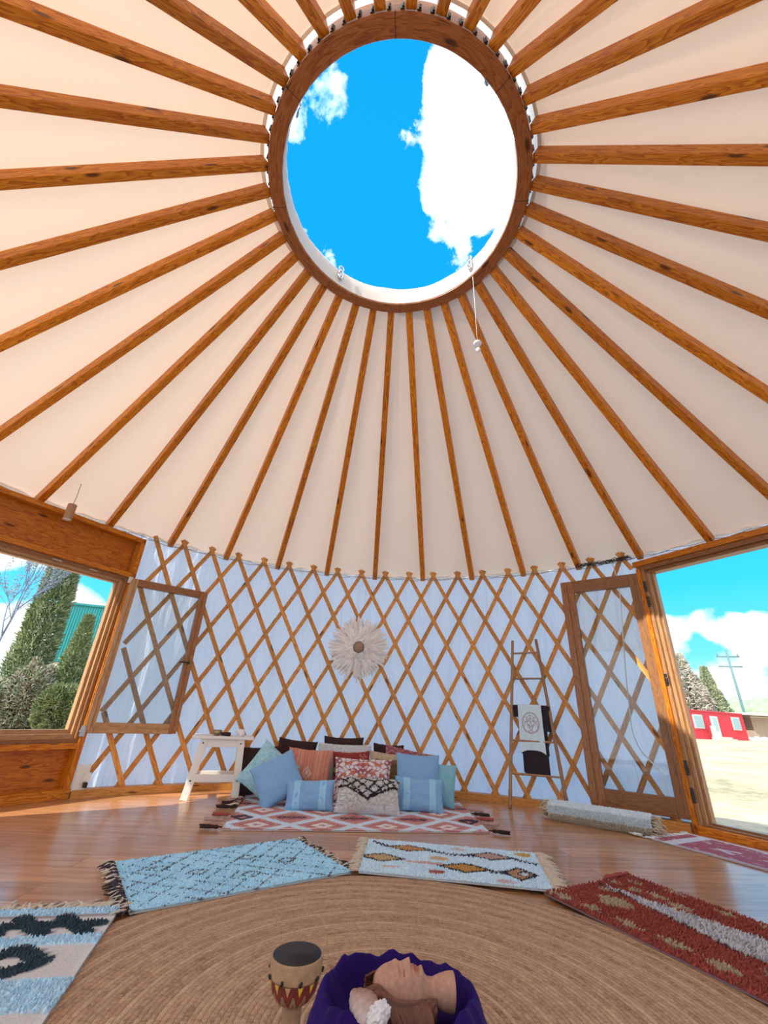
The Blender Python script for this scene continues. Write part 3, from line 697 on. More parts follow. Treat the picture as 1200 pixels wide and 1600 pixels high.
# white rug with coloured diamonds
Q = [(-.030, .915), (.845, .792), (.952, 1.355), (.012, 1.478)]
def c_dia(x, y): # x 0-.915, y 0 (near) - .57
    n = len(x); c = P_((.66, .84, .96), n); j = nz_(x, y, 70)*.006  # blue cast of the skylight is mixed into the white ground
    def dm(cx0, cy0, hw, hh, fill, line=(.03, .03, .05)):
        d = np.abs(x-cx0+j)/hw+np.abs(y-cy0+j*.5)/hh
        c[d < 1.0] = fill
        if line is not None: c[(d > .84) & (d < 1.12)] = line
    dm(.235, .44, .13, .055, (.60, .33, .15)); dm(.10, .235, .12, .065, (.62, .45, .25)); dm(.53, .185, .135, .07, (.60, .33, .09)); dm(.68, .42, .125, .065, (.55, .38, .34)); dm(.80, .17, .085, .09, (.52, .33, .2))
    dm(.82, .17, .035, .04, (.70, .74, .76))
    for (a0, b0, a1, b1) in ((.035, .52, .11, .45), (.37, .42, .43, .40), (.44, .39, .56, .40), (.66, .16, .73, .17), (.81, .40, .90, .35), (.56, .41, .60, .40)):
        tt = np.clip(((x-a0)*(a1-a0)+(y-b0)*(b1-b0))/((a1-a0)**2+(b1-b0)**2), 0, 1); d = np.hypot(x-a0-tt*(a1-a0), y-b0-tt*(b1-b0)+.012*np.sin(x*260)); c[d < .014] = (.03, .03, .05)
    for cx0, cy0, a_, b_, f_ in ((.385, .085, .04, .03, (.45, .12, .08)), (.40, .30, .05, .035, (.66, .48, .30)), (.86, .50, .045, .035, (.60, .40, .14)), (.51, .50, .05, .02, (.70, .55, .48)), (.32, .21, .11, .02, (.68, .45, .42)), (.72, .045, .05, .025, (.66, .50, .50)), (.15, .10, .05, .015, (.68, .50, .40))):
        d = np.hypot((x-cx0+j)/a_, (y-cy0+j)/b_); c[d < 1] = f_
    return c
e, Ql, ct = rug('coloured_diamond_rug', 'white shaggy rug with ochre and pink black-edged diamonds beyond the jute rug', Q, c_dia, (.93, .57), .009, .0072, .0034, z0=.014)
fringe(e, Ql[3], Ql[0], (-1, -.1), 20, .06, ['fringe_cream'], .01, .0042, 3, .5)
fringe(e, Ql[1], Ql[2], (1, -.25), 26, .085, ['fringe_cream'], .01, .0046, 3, .4)

# red rug
u_ = np.array((.43, -.903)); A0 = np.array((.79, .765)); B0 = np.array((1.325, 1.045))
Q = [A0, A0+u_*1.5, B0+u_*1.5, B0]
def c_red(x, y): # x along length, y 0 inner - .60 outer
    n = len(x); c = P_((.36, .075, .055), n); j = nz_(x, y, 50)*.010+nz_(x, y, 130, 2)*.005
    d = np.abs(x-.66+j)/.62+np.abs(y-.335+j*.6)/.105; inside = d < 1; c[inside] = (.62, .62, .64); c[(d > .96) & (d < 1.1) & (y < .335)] = (.10, .05, .05)
    dk = inside & (nz_(x, y, 160, 3) > .55); c[dk] = (.34, .34, .38)
    for cx0, cy0, a_, b_ in ((.20, .20, .085, .075), (.07, .03, .06, .03), (.20, .05, .06, .03), (.36, .06, .07, .03), (.52, .07, .07, .03), (.68, .07, .07, .035), (.86, .10, .06, .04), (.09, .30, .035, .03), (.04, .42, .03, .03), (.14, .42, .04, .035), (.23, .45, .05, .035), (.34, .43, .06, .03), (.08, .52, .04, .02), (.24, .57, .05, .02), (.46, .55, .05, .02), (.75, .50, .06, .03), (1.0, .52, .06, .03), (.62, .57, .05, .02)):
        d = np.abs(x-cx0+j)/a_+np.abs(y-cy0+j)/b_; c[d < 1] = (.50, .40, .28)
    d = np.abs(x-.83+j)/.10+np.abs(y-.17+j)/.055; c[(d > .55) & (d < 1)] = (.36, .28, .20)
    return c
e, Ql, ct = rug('red_rug', 'shaggy brick red rug with cream diamonds, right of the jute rug', Q, c_red, (1.5, .60), .015, .0078, .0034, z0=.014, hem=(.22, .2, .24), lean=(.35, -.5), jit=.4)
fringe(e, Ql[0]*.3+Ql[3]*.7, Ql[3], (-.45, .9), 10, .03, ['tassel_red'], .015, .006, 3, .8)

# white rug with dark teal braids
A0 = np.array((-.876, .41)); ux = np.array((-.975, -.215)); uy = np.array((.245, -.97))
Q = [A0, A0+ux*.70, A0+ux*.70+uy*1.1, A0+uy*1.1]
def teal_mask(x, y):
    m1 = np.zeros(len(x), bool)
    def seg(a0, b0, a1, b1, w):
        tt = np.clip(((x-a0)*(a1-a0)+(y-b0)*(b1-b0))/((a1-a0)**2+(b1-b0)**2), 0, 1); return np.hypot(x-a0-tt*(a1-a0), y-b0-tt*(b1-b0)) < w
    m1 |= seg(.03, .125, .70, .125, .020)
    for k in range(6): a = .06+k*.125; m1 |= seg(a+.10, .075, a, .185, .026)
    for k in range(3): a = .11+k*.26; m1 |= seg(a, .36, a+.09, .285, .027) | seg(a+.09, .285, a+.18, .36, .027) | seg(a, .36, a+.09, .43, .027) | seg(a+.09, .43, a+.18, .36, .027) | seg(a+.18, .36, a+.26, .36, .027)
    return m1
def band_mask(x, y): return (y < .05) | ((y > .205) & (y < .262)) | ((y > .455) & (y < .60)) | (y > .80)
def c_teal(x, y):
    c = P_((.62, .60, .60), len(x)); b_ = band_mask(x, y); c[b_] = (.52, .76, .92); c[teal_mask(x, y)] = (.028, .060, .082)  # white bands carry the skylight's blue in their colour
    c[(np.abs(y-.27) < .003) | (np.abs(y-.06) < .003)] = (.25, .2, .2); return c
e, Ql, ct = rug('braided_rug', 'cream woven rug with raised dark teal braids and white tufted bands at the left edge', Q, c_teal, (.70, 1.1), .011, .0070, .0042, z0=.014, keep=lambda x, y: teal_mask(x, y) | band_mask(x, y))
fringe(e, Ql[1], Ql[0], (.1, 1), 26, .085, ['fringe_cream'], .01, .0050, 3, 1.2)

# pillow rug
Q = [(-.90, 1.60), (.82, 1.85), (.80, 2.98), (-1.06, 2.80)]
PW, PH = 1.75, 1.18
def c_pil(x, y):
    n = len(x); c = P_((.56, .26, .25), n); x0 = .84; hx = .215; hy = .215; yc = .33; j = nz_(x, y, 70)*.004
    best = np.full(n, 9.); 
    for kx in range(-5, 6):
        for ky in range(-2, 5):
            if (kx+ky) % 2: continue
            m = np.abs(x+j-x0-kx*hx)/hx+np.abs(y+j-yc-ky*hy)/hy; best = np.minimum(best, m)
            dx = x-x0-kx*hx; dy = y-yc-ky*hy
            if ky % 2 == 0:
                c[(m < .45)] = (.46, .17, .17)
                for q in (-.068, 0, .068):
                    d = np.abs(dx-q)/.034+np.abs(dy)/.036; c[(d > .50) & (d < 1.2)] = (.035, .03, .05)
            else:
                c[(m < .56) & (m > .46)] = (.46, .17, .17); c[m < .36] = (.74, .70, .70); c[m < .14] = (.50, .25, .24)
    c[best > .80] = (.62, .76, .88)
    d2 = np.abs(y-.02-.03*(1-np.abs((((x-x0)/(2*hx)) % 1)*2-1))); c[(d2 < .006)] = (.75, .70, .68)
    e_ = np.minimum(x, PW-x)
    d = np.abs(e_-.08)/.07+np.abs(y-.30)/.085; c[(d > .5) & (d < 1.1)] = (.035, .03, .05)
    return c
e, Ql, ct = rug('pink_rug', 'pink and white zigzag patterned rug with tassels under the pillows', Q, c_pil, (PW, PH), .005, .0085, .0036, flatres=.012, z0=.002, hem=(.6, .58, .58), jit=.5)
def tassel(e, p, d, L_, mat_, rad=.013):
    p = Vector((*p, .014)); d = Vector((*d, 0)).normalized(); sidev = Vector((-d.y, d.x, 0)); A_ = Acc()
    A_.tube([p, p+d*.03], .004, 6); A_.tube([p+d*.02, p+d*.035, p+d*.05], [.006, rad*.9, rad*.7], 8)
    for k in range(16):
        a = 2*PI*k/16; o_ = sidev*math.cos(a)*rad*.7+Vector((0, 0, max(-.006, math.sin(a)*rad*.6)))
        A_.tube([p+d*.04+o_*.4, p+d*(.05+L_*.3)+o_, p+d*(.04+L_)*random.uniform(.93, 1.05)+o_*1.15], [.004, .005, .003], 5)
    return A_.obj('tassel', mat_, e)
lf_ = (Ql[3]-Ql[0]); rt_ = (Ql[2]-Ql[1])
for q, mt in ((0.01, 'dark_brown_fabric'), (.16, 'tassel_pink'), (.30, 'tassel_red'), (.50, 'dark_brown_fabric'), (.62, 'dark_brown_fabric'), (.74, 'tassel_pink')): tassel(e, Ql[0]+lf_*q, (-1, random.uniform(-.15, .1)), random.uniform(.085, .115), mt)
for q, mt in ((0.01, 'dark_brown_fabric'), (.20, 'tassel_pink'), (.34, 'tassel_red'), (.48, 'dark_brown_fabric'), (.62, 'tassel_pink')): tassel(e, Ql[1]+rt_*q, (1, -.35), random.uniform(.08, .10), mt)
fringe(e, Ql[0]+lf_*.55, Ql[3], (-1, 0), 14, .11, ['tassel_pink', 'dark_brown_fabric', 'fringe_cream'], .02, .005, 3, .9)

# faded red rug in front of the door
u_ = np.array((.45, -.893)); v_ = np.array((.893, .45)); A0 = np.array((1.935, 1.895))
Q = [A0, A0+u_*1.35, A0+u_*1.35+v_*.46, A0+v_*.46]
def c_door(x, y):
    n = len(x); c = P_((.36, .085, .11), n); c[(y < .035) | (y > .425)] = (.62, .55, .58)
    c[(y > .018) & (y < .026)] = (.3, .1, .12); c[(x > .07) & (x < .15)] = (.62, .62, .66)
    wear = (nz_(x, y*2.5, 34)+nz_(x, y*3, 90, 1)*.6+nz_(x, y*2, 12, 4)*.7) > .95; c[wear] = (.58, .50, .53)
    d = np.abs(x-.40)/.12+np.abs(y-.2)/.06; c[(d > .5) & (d < 1) & (x < .42)] = (.60, .55, .58); return c
e, Ql, ct = rug('faded_red_rug', 'faded flat-woven red and white rug lying in front of the open door', Q, c_door, (1.35, .46), 0, flatres=.009, hem=(.62, .52, .55), th=.004)
fringe(e, Ql[0], Ql[3], (-.45, .9), 16, .06, ['fringe_white'], .005, .004, 2, .5)

# rolled rug
a_ = Vector((1.46, 2.44, .0)); b_ = Vector((2.03, 2.02, .0)); u = (b_-a_); Lr_ = u.length
rr = empty('rolled_rug', (a_+b_)/2, (0, 0, math.atan2(u.y, u.x))); tag(rr, 'rolled-up white and beige fringed rug lying below the open door leaf', 'rug')
V = []; UV = []; cols = []; ns = 90; nl = 40
for j in range(nl+1):
    x = (j/nl-.5)*Lr_
    for i in range(ns):
        q = i/(ns-1); th = q*2*PI*2.3+.6; r_ = .024+.042*min(1, q*1.35)+.005*noise.noise(Vector((x*7, th*1.5, 0)))
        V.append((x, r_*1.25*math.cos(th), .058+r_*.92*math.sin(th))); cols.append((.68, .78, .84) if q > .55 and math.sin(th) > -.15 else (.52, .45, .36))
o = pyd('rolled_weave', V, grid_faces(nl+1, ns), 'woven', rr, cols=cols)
md = o.modifiers.new('t', 'SOLIDIFY'); md.thickness = .008
P = []; D = []; cc = []
for _ in range(13000):
    x = random.uniform(-.5, .5)*Lr_; q = random.uniform(.56, 1); th = q*2*PI*2.3+.6; r_ = .065+.005*noise.noise(Vector((x*7, th*1.5, 0)))
    up = math.sin(th)
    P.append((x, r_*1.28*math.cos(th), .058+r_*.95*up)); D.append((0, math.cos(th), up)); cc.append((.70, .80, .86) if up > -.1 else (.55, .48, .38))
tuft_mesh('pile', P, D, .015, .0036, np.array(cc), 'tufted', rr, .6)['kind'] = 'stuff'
for s_ in (-1, 1):
    A_ = Acc()
    for k in range(70):
        th = random.uniform(0, 2*PI); r_ = random.uniform(.02, .075); p = Vector((s_*Lr_/2, r_*1.2*math.cos(th), .058+r_*.85*math.sin(th))); L_ = random.uniform(.04, .085)
        A_.tube([p, p+Vector((s_*L_*.6, random.uniform(-.02, .02), random.uniform(-.01, .015))), Vector((p.x+s_*L_, p.y*1.2, max(.004, p.z*random.uniform(.6, 1.0))))], [.0035, .004, .002], 5)
    A_.obj('fringe', 'straw', rr)['kind'] = 'stuff'
A_ = Acc()
for k in range(14): A_.tube([(.22+random.uniform(-.01, .01), -.10, .012), (.27+random.uniform(-.02, .03), -.125+random.uniform(-.02, .02), .018*random.random()+.006)], [.006, .004], 5)
A_.obj('tassel', 'fringe_white', rr)

# ================================================================== PILLOWS
def pillow(name, label, c, w, h, th, lean, roll=0, yaw=0, mat='woven', colf=None, shag=0, pinch=.08, puff=2.2, extra=None, group='pillows heaped on the pink rug', res=34):
    e = empty(name, c); e.rotation_euler = Matrix.Rotation(R(yaw), 3, 'Z').to_4x4().to_euler(); 
    e.matrix_world = Matrix.Translation(c) @ Matrix.Rotation(R(yaw), 4, 'Z') @ Matrix.Rotation(R(-lean), 4, 'X') @ Matrix.Rotation(R(roll), 4, 'Y')
    tag(e, label, 'pillow', group); V = []; cols = []; Fs = []
    n = res; sd_ = hash(name+label) % 97 if False else sum(map(ord, label)) % 97
    def pt(u, v, side):
        k = 1-pinch*(1-(abs(u)**2)*0)*(abs(v)**2)*(1-u*u)*.0
        X = u*w/2*(1-pinch*(1-v*v)*0-pinch*.7*(1-abs(v)**2)*(abs(u)**3)*-0); Z = v*h/2
        X *= 1-pinch*(1-v*v)*abs(u)**2*.9; Z *= 1-pinch*(1-u*u)*abs(v)**2*.9
        t_ = th/2*((1-abs(u)**puff)*(1-abs(v)**puff))**.5
        wr = .22*noise.noise(Vector((u*2.0+sd_, v*2.0, side)))+.12*noise.noise(Vector((u*5+sd_, v*3.2, side*3)))+.05*noise.noise(Vector((u*10+sd_, v*7, side*3)))
        ed = (1-abs(u)**6)*(1-abs(v)**6)
        return Vector((X, -side*(t_*(1+wr)+.004*ed), Z+0.004*noise.noise(Vector((u*4+sd_, v*4, 7)))))
    us = np.sin(np.linspace(-1, 1, n+1)*PI/2)
    for side in (1, -1):
        o_ = len(V)
        for i in range(n+1):
            for j in range(n+1):
                V.append(tuple(pt(us[i], us[j], side)))
        f = [tuple(q+o_ for q in fc) for fc in grid_faces(n+1, n+1)]
        Fs += f if side == 1 else [fc[::-1] for fc in f]
    if colf is not None:
        uu, vv = np.meshgrid(us, us, indexing='ij'); c1 = colf(uu.ravel()*w/2, vv.ravel()*h/2); cols = np.vstack([c1, c1])
    o = pyd('cushion', V, Fs, mat, e, cols=cols if colf is not None else None)
    md = o.modifiers.new('w', 'WELD'); md.merge_threshold = .0005
    if shag:
        N = int(w*h/(.0075**2)); uu = rng.uniform(-.97, .97, N); vv = rng.uniform(-.97, .97, N); P = []; D = []
        for u, v in zip(uu, vv):
            p = pt(u, v, 1); q = pt(u+.01, v, 1); r_ = pt(u, v+.01, 1); nn = (r_-p).cross(q-p); 
            if nn.length < 1e-9: nn = Vector((0, -1, 0))
            nn.normalize()
            if nn.y > 0: nn = -nn
            P.append(tuple(p)); D.append(tuple(nn+Vector((0, 0, -.3))))
        cc = colf(uu*w/2, vv*h/2)*rng.uniform(.85, 1.1, (N, 1)); tuft_mesh('pile', P, D, shag, .0036, np.clip(cc, 0, 1), 'tufted', e, .45)['kind'] = 'stuff'
    if extra: extra(e, pt)
    return e
def strips(xs, wd, h, mat):
    def f(e, pt):
        for x in xs:
            V = []; n = 14
            for j in range(n+1):
                v = (-.97+1.94*j/n)
                for s_ in (-1, 1):
                    p = pt((x+s_*wd/2)/ (e['pw']/2), v, 1); V.append((p.x, p.y-.0035, p.z))
            pyd('fabric_strip', V, grid_faces(n+1, 2), mat, e)
    return f
def mk(name, label, c, w, h, th, lean, **k):
    ex = k.pop('xs', None)
    if ex:
        def extra(e, pt): e['pw'] = w; strips(ex[0], ex[1], h, ex[2])(e, pt); del e['pw']
        k['extra'] = extra
    return pillow(name, label, c, w, h, th, lean, **k)
def c_coral(x, y):
    c = P_((.60, .24, .16), len(x)); c[(np.abs((x/.028) % 1-.5) < .12)] = (.50, .17, .11); c[(np.abs((x/.028) % 1-.5) < .05)] = (.68, .36, .27)
    d = np.abs(x-.0)/.035+np.abs(y+.02)/.045; c[d < 1.2] = (.62, .45, .38); c[d < .8] = (.55, .22, .16); c[d < .35] = (.68, .50, .42)
    c += (nz_(x, y, 240)*.03)[:, None]; return np.clip(c, 0, 1)
def c_paisley(x, y):
    c = P_((.72, .68, .70), len(x)); xx = np.abs(x); a = np.sin(xx*70+np.sin(y*55)*2.2)+np.sin(y*62+np.cos(xx*48)*2.4); b = np.sin(np.hypot(xx-.06, y+.1)*75+np.arctan2(y+.1, xx-.06)*3)
    c[(np.abs(a) < .42)] = (.36, .10, .12); c[(b > .35) & (a > .2) & (np.hypot(x, y*1.2) < .22)] = (.55, .16, .09); c[(np.abs(b) < .15)] = (.40, .13, .15); return c
def c_bw(x, y):
    c = P_((.72, .70, .70), len(x)); j = nz_(x, y, 60)*.005
    yt = y+.05; lim = .085-np.abs(x)*.0
    d1 = np.abs(((x*.8+y+j)/.074+.5) % 1-.5)*.074; d2 = np.abs(((-x*.8+y+j)/.074+.5) % 1-.5)*.074
    up = y > (-.075+np.abs(x)*.50); c[up & ((d1 < .008) | (d2 < .008))] = (.03, .02, .03)
    e_ = np.abs(y-(-.075+np.abs(x)*.50)+j); c[e_ < .009] = (.03, .02, .03); return c
def c_tribal(x, y):
    c = P_((.26, .030, .025), len(x)); d = np.abs(x+.09)/.09+np.abs(y-.02)/.09; c[d < 1.15] = (.02, .015, .02); c[d < .9] = (.42, .22, .05); c[d < .3] = (.08, .04, .02)
    c[(x > .08) & (nz_(x, y, 80) > .5)] = (.50, .16, .12); return c
def c_beige(x, y):
    c = P_((.50, .38, .26), len(x)); 
    for q in (-.17, -.02, .15): d = np.abs(x-q)/.05+np.abs(y)/.08; c[(d > .7) & (d < 1)] = (.66, .58, .48)
    c[np.abs((x/.04) % 1-.5) < .05] = (.44, .34, .22); d = np.abs(x-.16)/.03+np.abs(y-.02)/.035; c[d < 1] = (.75, .70, .62); return c
def c_ruf(x, y):
    c = P_((.50, .20, .22), len(x)); a = np.sin(y*150+np.sin(x*45)*3); c[a > .3] = (.58, .27, .29); c[a < -.6] = (.34, .11, .13); return c
def c_plush(x, y): return P_((.68, .70, .74), len(x))
def c_ltex(x, y):
    c = P_((.30, .62, .76), len(x)); a = nz_(x, y, 210)+nz_(x, y, 90, 2)*.5; c[a > .3] = (.47, .64, .68); c[a < -.7] = (.22, .40, .47); return c
def c_dots(x, y):
    c = P_((.18, .48, .60), len(x)); a = (np.sin(x*330)*np.sin(y*330)); c[a > .4] = (.36, .56, .60); return c
def c_gold(x, y): return P_((.22, .12, .05), len(x))+nz_(x, y, 60)[:, None]*.03
mk('pillow', 'plain dark brown pillow at the far left beside the stool', (-.955, 2.66, .205), .34, .37, .11, 14, mat='dark_brown_fabric', roll=-4, yaw=12)
mk('pillow', 'plain dark brown pillow standing in the back row behind the coral one', (-.725, 3.02, .255), .38, .36, .10, 12, mat='dark_brown_fabric', roll=4)
mk('pillow', 'plain dark brown pillow rearmost, rising behind the white plush one', (-.275, 3.05, .285), .39, .38, .09, 9, mat='dark_brown_fabric', roll=0)
mk('pillow', 'small dark pillow peeking out left of the pink ruffled one', (.16, 3.05, .28), .30, .30, .09, 8, mat='dark_brown_fabric', roll=2)
mk('pillow', 'white plush pillow in the back row', (-.255, 2.92, .235), .51, .38, .11, 12, colf=c_plush, mat='tufted', shag=.006)
mk('pillow', 'dusty pink ruffled pillow at the right of the back row', (.345, 2.89, .245), .48, .32, .12, 14, roll=9, colf=c_ruf, shag=.010, res=60)
mk('pillow', 'beige woven pillow with cream diamonds behind the paisley one', (.185, 2.80, .205), .42, .34, .10, 14, roll=4, colf=c_beige, res=70)
mk('pillow', 'dark red tribal pillow with an ochre diamond in the second row', (-.175, 2.78, .205), .34, .34, .10, 14, roll=-3, colf=c_tribal, res=70)
mk('pillow', 'coral pillow with ribbed stripes and a small cream lozenge', (-.545, 2.68, .205), .40, .37, .12, 18, roll=2, colf=c_coral, res=80)
mk('pillow', 'brown and gold pillow seen as a strip right of the paisley one', (.15, 2.70, .175), .22, .32, .08, 12, colf=c_gold)
mk('pillow', 'white pillow with a coral paisley pattern in the centre', (-.065, 2.62, .180), .50, .32, .12, 20, colf=c_paisley, res=110)
mk('pillow', 'light blue nubbly pillow tipped on its corner at the left', (-.855, 2.52, .205), .37, .37, .11, 20, roll=34, yaw=10, colf=c_ltex, res=70)
mk('pillow', 'plain denim blue pillow tipped on its corner at the front left', (-.735, 2.36, .185), .36, .33, .14, 24, roll=-28, yaw=8, mat='denim_blue')
mk('pillow', 'denim blue oblong pillow with two pale strips, left of the shaggy one', (-.455, 2.27, .100), .38, .21, .12, 22, roll=-3, mat='denim_blue', xs=([-.10, .10], .055, 'denim_strip'))
mk('pillow', 'teal dotted pillow at the right end of the heap', (.60, 2.64, .165), .27, .33, .10, 16, roll=5, yaw=-10, colf=c_dots, res=90)
mk('pillow', 'large plain denim blue pillow at the right, behind the striped oblong one', (.405, 2.60, .205), .38, .38, .12, 16, roll=1, mat='denim_blue')
mk('pillow', 'denim blue oblong pillow with two pale strips, right of the shaggy one', (.40, 2.41, .120), .40, .24, .11, 20, roll=2, mat='denim_blue', xs=([-.105, .105], .055, 'denim_strip'))
mk('pillow', 'shaggy white pillow with black lattice lines at the front centre', (-.01, 2.26, .110), .50, .26, .19, 44, colf=c_bw, shag=.012, puff=2.6, res=60)

# ================================================================== STOOL
st = empty('step_stool', (-1.30, 2.60, 0), (0, 0, R(17))); tag(st, 'white painted wooden stool by the wall left of the pillows', 'stool')
part('seat', [((-.25, -.13, .435), (.25, .13, .458))], 'white_paint', st, .005)
for sy in (-1, 1): part('apron', [((-.17, sy*.095-.011, .375), (.17, sy*.095+.011, .434))], 'white_paint', st, .003)
for sx, fx in ((-1, -.215), (1, .175)):
    for sy in (-1, 1):
        p0 = Vector((fx, sy*.118, 0)); p1 = Vector((sx*.150, sy*.098, .435)); b_ = bm_new(); M_ = frame_at(p0, p1-p0, (0, 1, 0)); add_box(b_, (.0, -.028, -.012), ((p1-p0).length, .028, .012), M_, .003)
        lg = bm_obj('leg', b_, 'white_paint', st)
        A_ = Acc()
        for zc in (.405, .135):
            c = p0+(p1-p0)*(zc/.435); A_.tube([c+Vector((0, -.016, 0)), c+Vector((0, -.0125, 0))], .006, 10)
        if sy == -1: A_.obj('bolt', 'dark_metal', lg)
part('rung', [((-.19, -.123, .125), (.165, -.105, .180))], 'white_paint', st, .003)
part('rung', [((-.19, .105, .125), (.165, .123, .180))], 'white_paint', st, .003)
part('rung', [((-.195, -.105, .13), (-.175, .105, .175))], 'white_paint', st, .003)
sb = lathe('singing_bowl', [(.001, .0), (.022, .0), (.036, .010), (.041, .026), (.037, .042), (.035, .042), (.038, .026), (.033, .012), (.020, .004), (.001, .004)], 'brass_bowl', loc=(-1.345, 2.545, .459)); tag(sb, 'small dark metal singing bowl on the white stool', 'bowl')
tag(tube('mallet', [(-1.30, 2.525, .474), (-1.27, 2.52, .474), (-1.262, 2.518, .474), (-1.222, 2.51, .474)], [.014, .014, .015, .015], 'dark_brown_fabric', None, 12), 'dark mallet lying on the white stool beside the singing bowl', 'mallet')
bm = bmesh.new(); bmesh.ops.create_icosphere(bm, subdivisions=4, radius=.034)
for v in bm.verts: v.co = Vector((v.co.x*1.15, v.co.y, v.co.z*.85))*(1+.28*noise.noise(v.co*45)+.1*noise.noise(v.co*110))
o = bm_obj('conch_shell', bm, 'clay_white', loc=(-1.155, 2.60, .484), smooth=True); tag(o, 'small knobbly white shell on the right end of the stool', 'shell')

# ================================================================== OUTLET BY WINDOW
ob = empty('power_outlet', tuple(az(-44.3, 3.235, .12))); ob.rotation_euler = (0, 0, R(44.3)); tag(ob, 'white power outlet box low on the wall beside the left window post', 'outlet')
part('mounting_board', [((-.045, .0, -.075), (.045, .02, .105))], 'white_plastic', ob, .003)
part('socket', [((.010, -.03, -.01), (.055, .0, .05))], 'white_plastic', ob, .004)
part('plug', [((.018, -.045, -.05), (.045, -.01, -.015))], 'dark_metal', ob, .003)

# ================================================================== LADDER
ld = empty('bamboo_ladder', (1.43, 2.80, 0)); tag(ld, 'slim tapered bamboo ladder leaning on the lattice wall left of the open door', 'ladder')
lo_ = ld.location
Lb = Vector((1.228, 2.775, .0)); Lt = Vector((1.415, 2.905, 1.438)); Rb = Vector((1.668, 2.60, .0)); Rt = Vector((1.618, 2.790, 1.445))
def bamboo(name, a, b_, rad):
    n = 40; pts = []; rads = []; L_ = (b_-a).length
    for i in range(n+1):
        q = i/n; d = (q*L_*1.0/.22) % 1; pts.append(a+(b_-a)*q-lo_); rads.append(rad*(1-.15*q)*(1+.16*math.exp(-((d-.5)/.06)**2)))
    return tube(name, pts, rads, 'bamboo', ld, 10)
bamboo('rail', Lb, Lt, .0155); bamboo('rail', Rb, Rt, .0155)
RZ = [1.310, 1.065, .815, .525, .262]
for z_ in RZ:
    a = Lb+(Lt-Lb)*(z_/1.44); c = Rb+(Rt-Rb)*(z_/1.44); d = (c-a).normalized(); bamboo('rung', a-d*.015, c+d*.015, .0095)
# garments
def rung_pt(q, z_): a = Lb+(Lt-Lb)*(z_/1.44); c = Rb+(Rt-Rb)*(z_/1.44); return a+(c-a)*q
def garment(name, label, cat, q0, q1, zr, drop, off, mat, hemf=None, topw=None, colf=None, taper=0., cutf=None):
    V = []; cols = []; nu, nv = 40, 60; a = rung_pt(0, zr); c = rung_pt(1, zr); ax = (c-a).normalized(); outv = Vector((ax.y, -ax.x, 0)).normalized(); F = []
    for i in range(nu+1):
        u = i/nu
        for j in range(nv+1):
            v = j/nv; dr = drop*(hemf(u) if hemf else 1)
            w = v*dr; q = q0+(q1-q0)*(u+(u-.5)*taper*v); p = a+(c-a)*q
            if v < .06: th = v/.06*PI*.5; p = p+outv*(.010+off)*math.sin(th)+Vector((0, 0, .012*math.cos(th)+.0))
            else:
                p = p+outv*(.010+off+.006*noise.noise(Vector((u*5, v*2, off*100)))*min(1, v*3)+.045*w)+Vector((0, 0, -w+.06*dr))
            V.append(tuple(p-lo_*0)); 
            if colf: cols.append(colf(u, v))
    for i in range(nu):
        for j in range(nv):
            if cutf and cutf((i+.5)/nu, (j+.5)/nv): continue
            k = i*(nv+1)+j; F.append((k, k+nv+1, k+nv+2, k+1))
    o = pyd(name, V, F, mat, None, cols=cols if colf else None)
    md = o.modifiers.new('s', 'SOLIDIFY'); md.thickness = .004; md.offset = 1
    return tag(o, label, cat)
garment('black_garment', 'long black garment folded over a ladder rung behind the white top', 'garment', .04, 1.02, .815, .585, .004, 'black_fabric', cutf=lambda u, v: (u < .12+.10*max(0, v-.3) and v > .22) or (u > .90-.05*v and v > .42))
def c_top(u, v):
    x = (u-.5)*.26; y = (v-.42)*.40; c = (.62, .82, .94); g = (.40, .28, .28)
    def circ(cx0, cy0, r_): return abs(math.hypot(x-cx0, y-cy0)-r_) < .0022
    if circ(0, 0, .092) or circ(0, 0, .085) or circ(0, -.02, .045) or circ(0, .0, .036) or circ(-.03, .03, .045) or circ(.03, .03, .045) or circ(0, .078, .014) or circ(-.055, -.03, .022) or circ(.055, -.03, .022): return g
    if abs(x) < .0018 and -.08 < y < .0: return g
    if abs(y-(-.05+abs(x)*1.3)) < .003 and abs(x) < .05 and y < 0: return g
    if abs(y-(.065-abs(x)*1.1)) < .003 and abs(x) < .06: return g
    return c
G_ = garment('white_top', 'white top with a thin brown geometric circle print hanging on the bamboo ladder', 'top', .18, .80, .815, .415, .018, 'woven', hemf=lambda u: .93+.08*abs(2*u-1)**3, colf=c_top, taper=.06)
me = G_.data
# finer print: rebuild colours on a denser grid
def refine_top():
    V = []; cols = []; nu, nv = 150, 200; a = rung_pt(0, .815); c = rung_pt(1, .815); ax = (c-a).normalized(); outv = Vector((ax.y, -ax.x, 0)).normalized()
    for i in range(nu+1):
        u = i/nu; dr = .415*(.93+.08*abs(2*u-1)**3)
        for j in range(nv+1):
            v = j/nv; w = v*dr; q = .18+.62*(u+(u-.5)*.06*v); p = a+(c-a)*q
            if v < .06: th = v/.06*PI*.5; p = p+outv*(.028)*math.sin(th)+Vector((0, 0, .016*math.cos(th)))
            else: p = p+outv*(.028+.005*noise.noise(Vector((u*5, v*2, 1.8)))*min(1, v*3)+.045*w)+Vector((0, 0, -w+.06*dr))
            V.append(tuple(p)); cols.append(c_top(u, v))
    o = pyd('white_top_print', V, grid_faces(nu+1, nv+1), 'woven', None, cols=cols); G_.data = o.data; bpy.data.objects.remove(o)
refine_top()

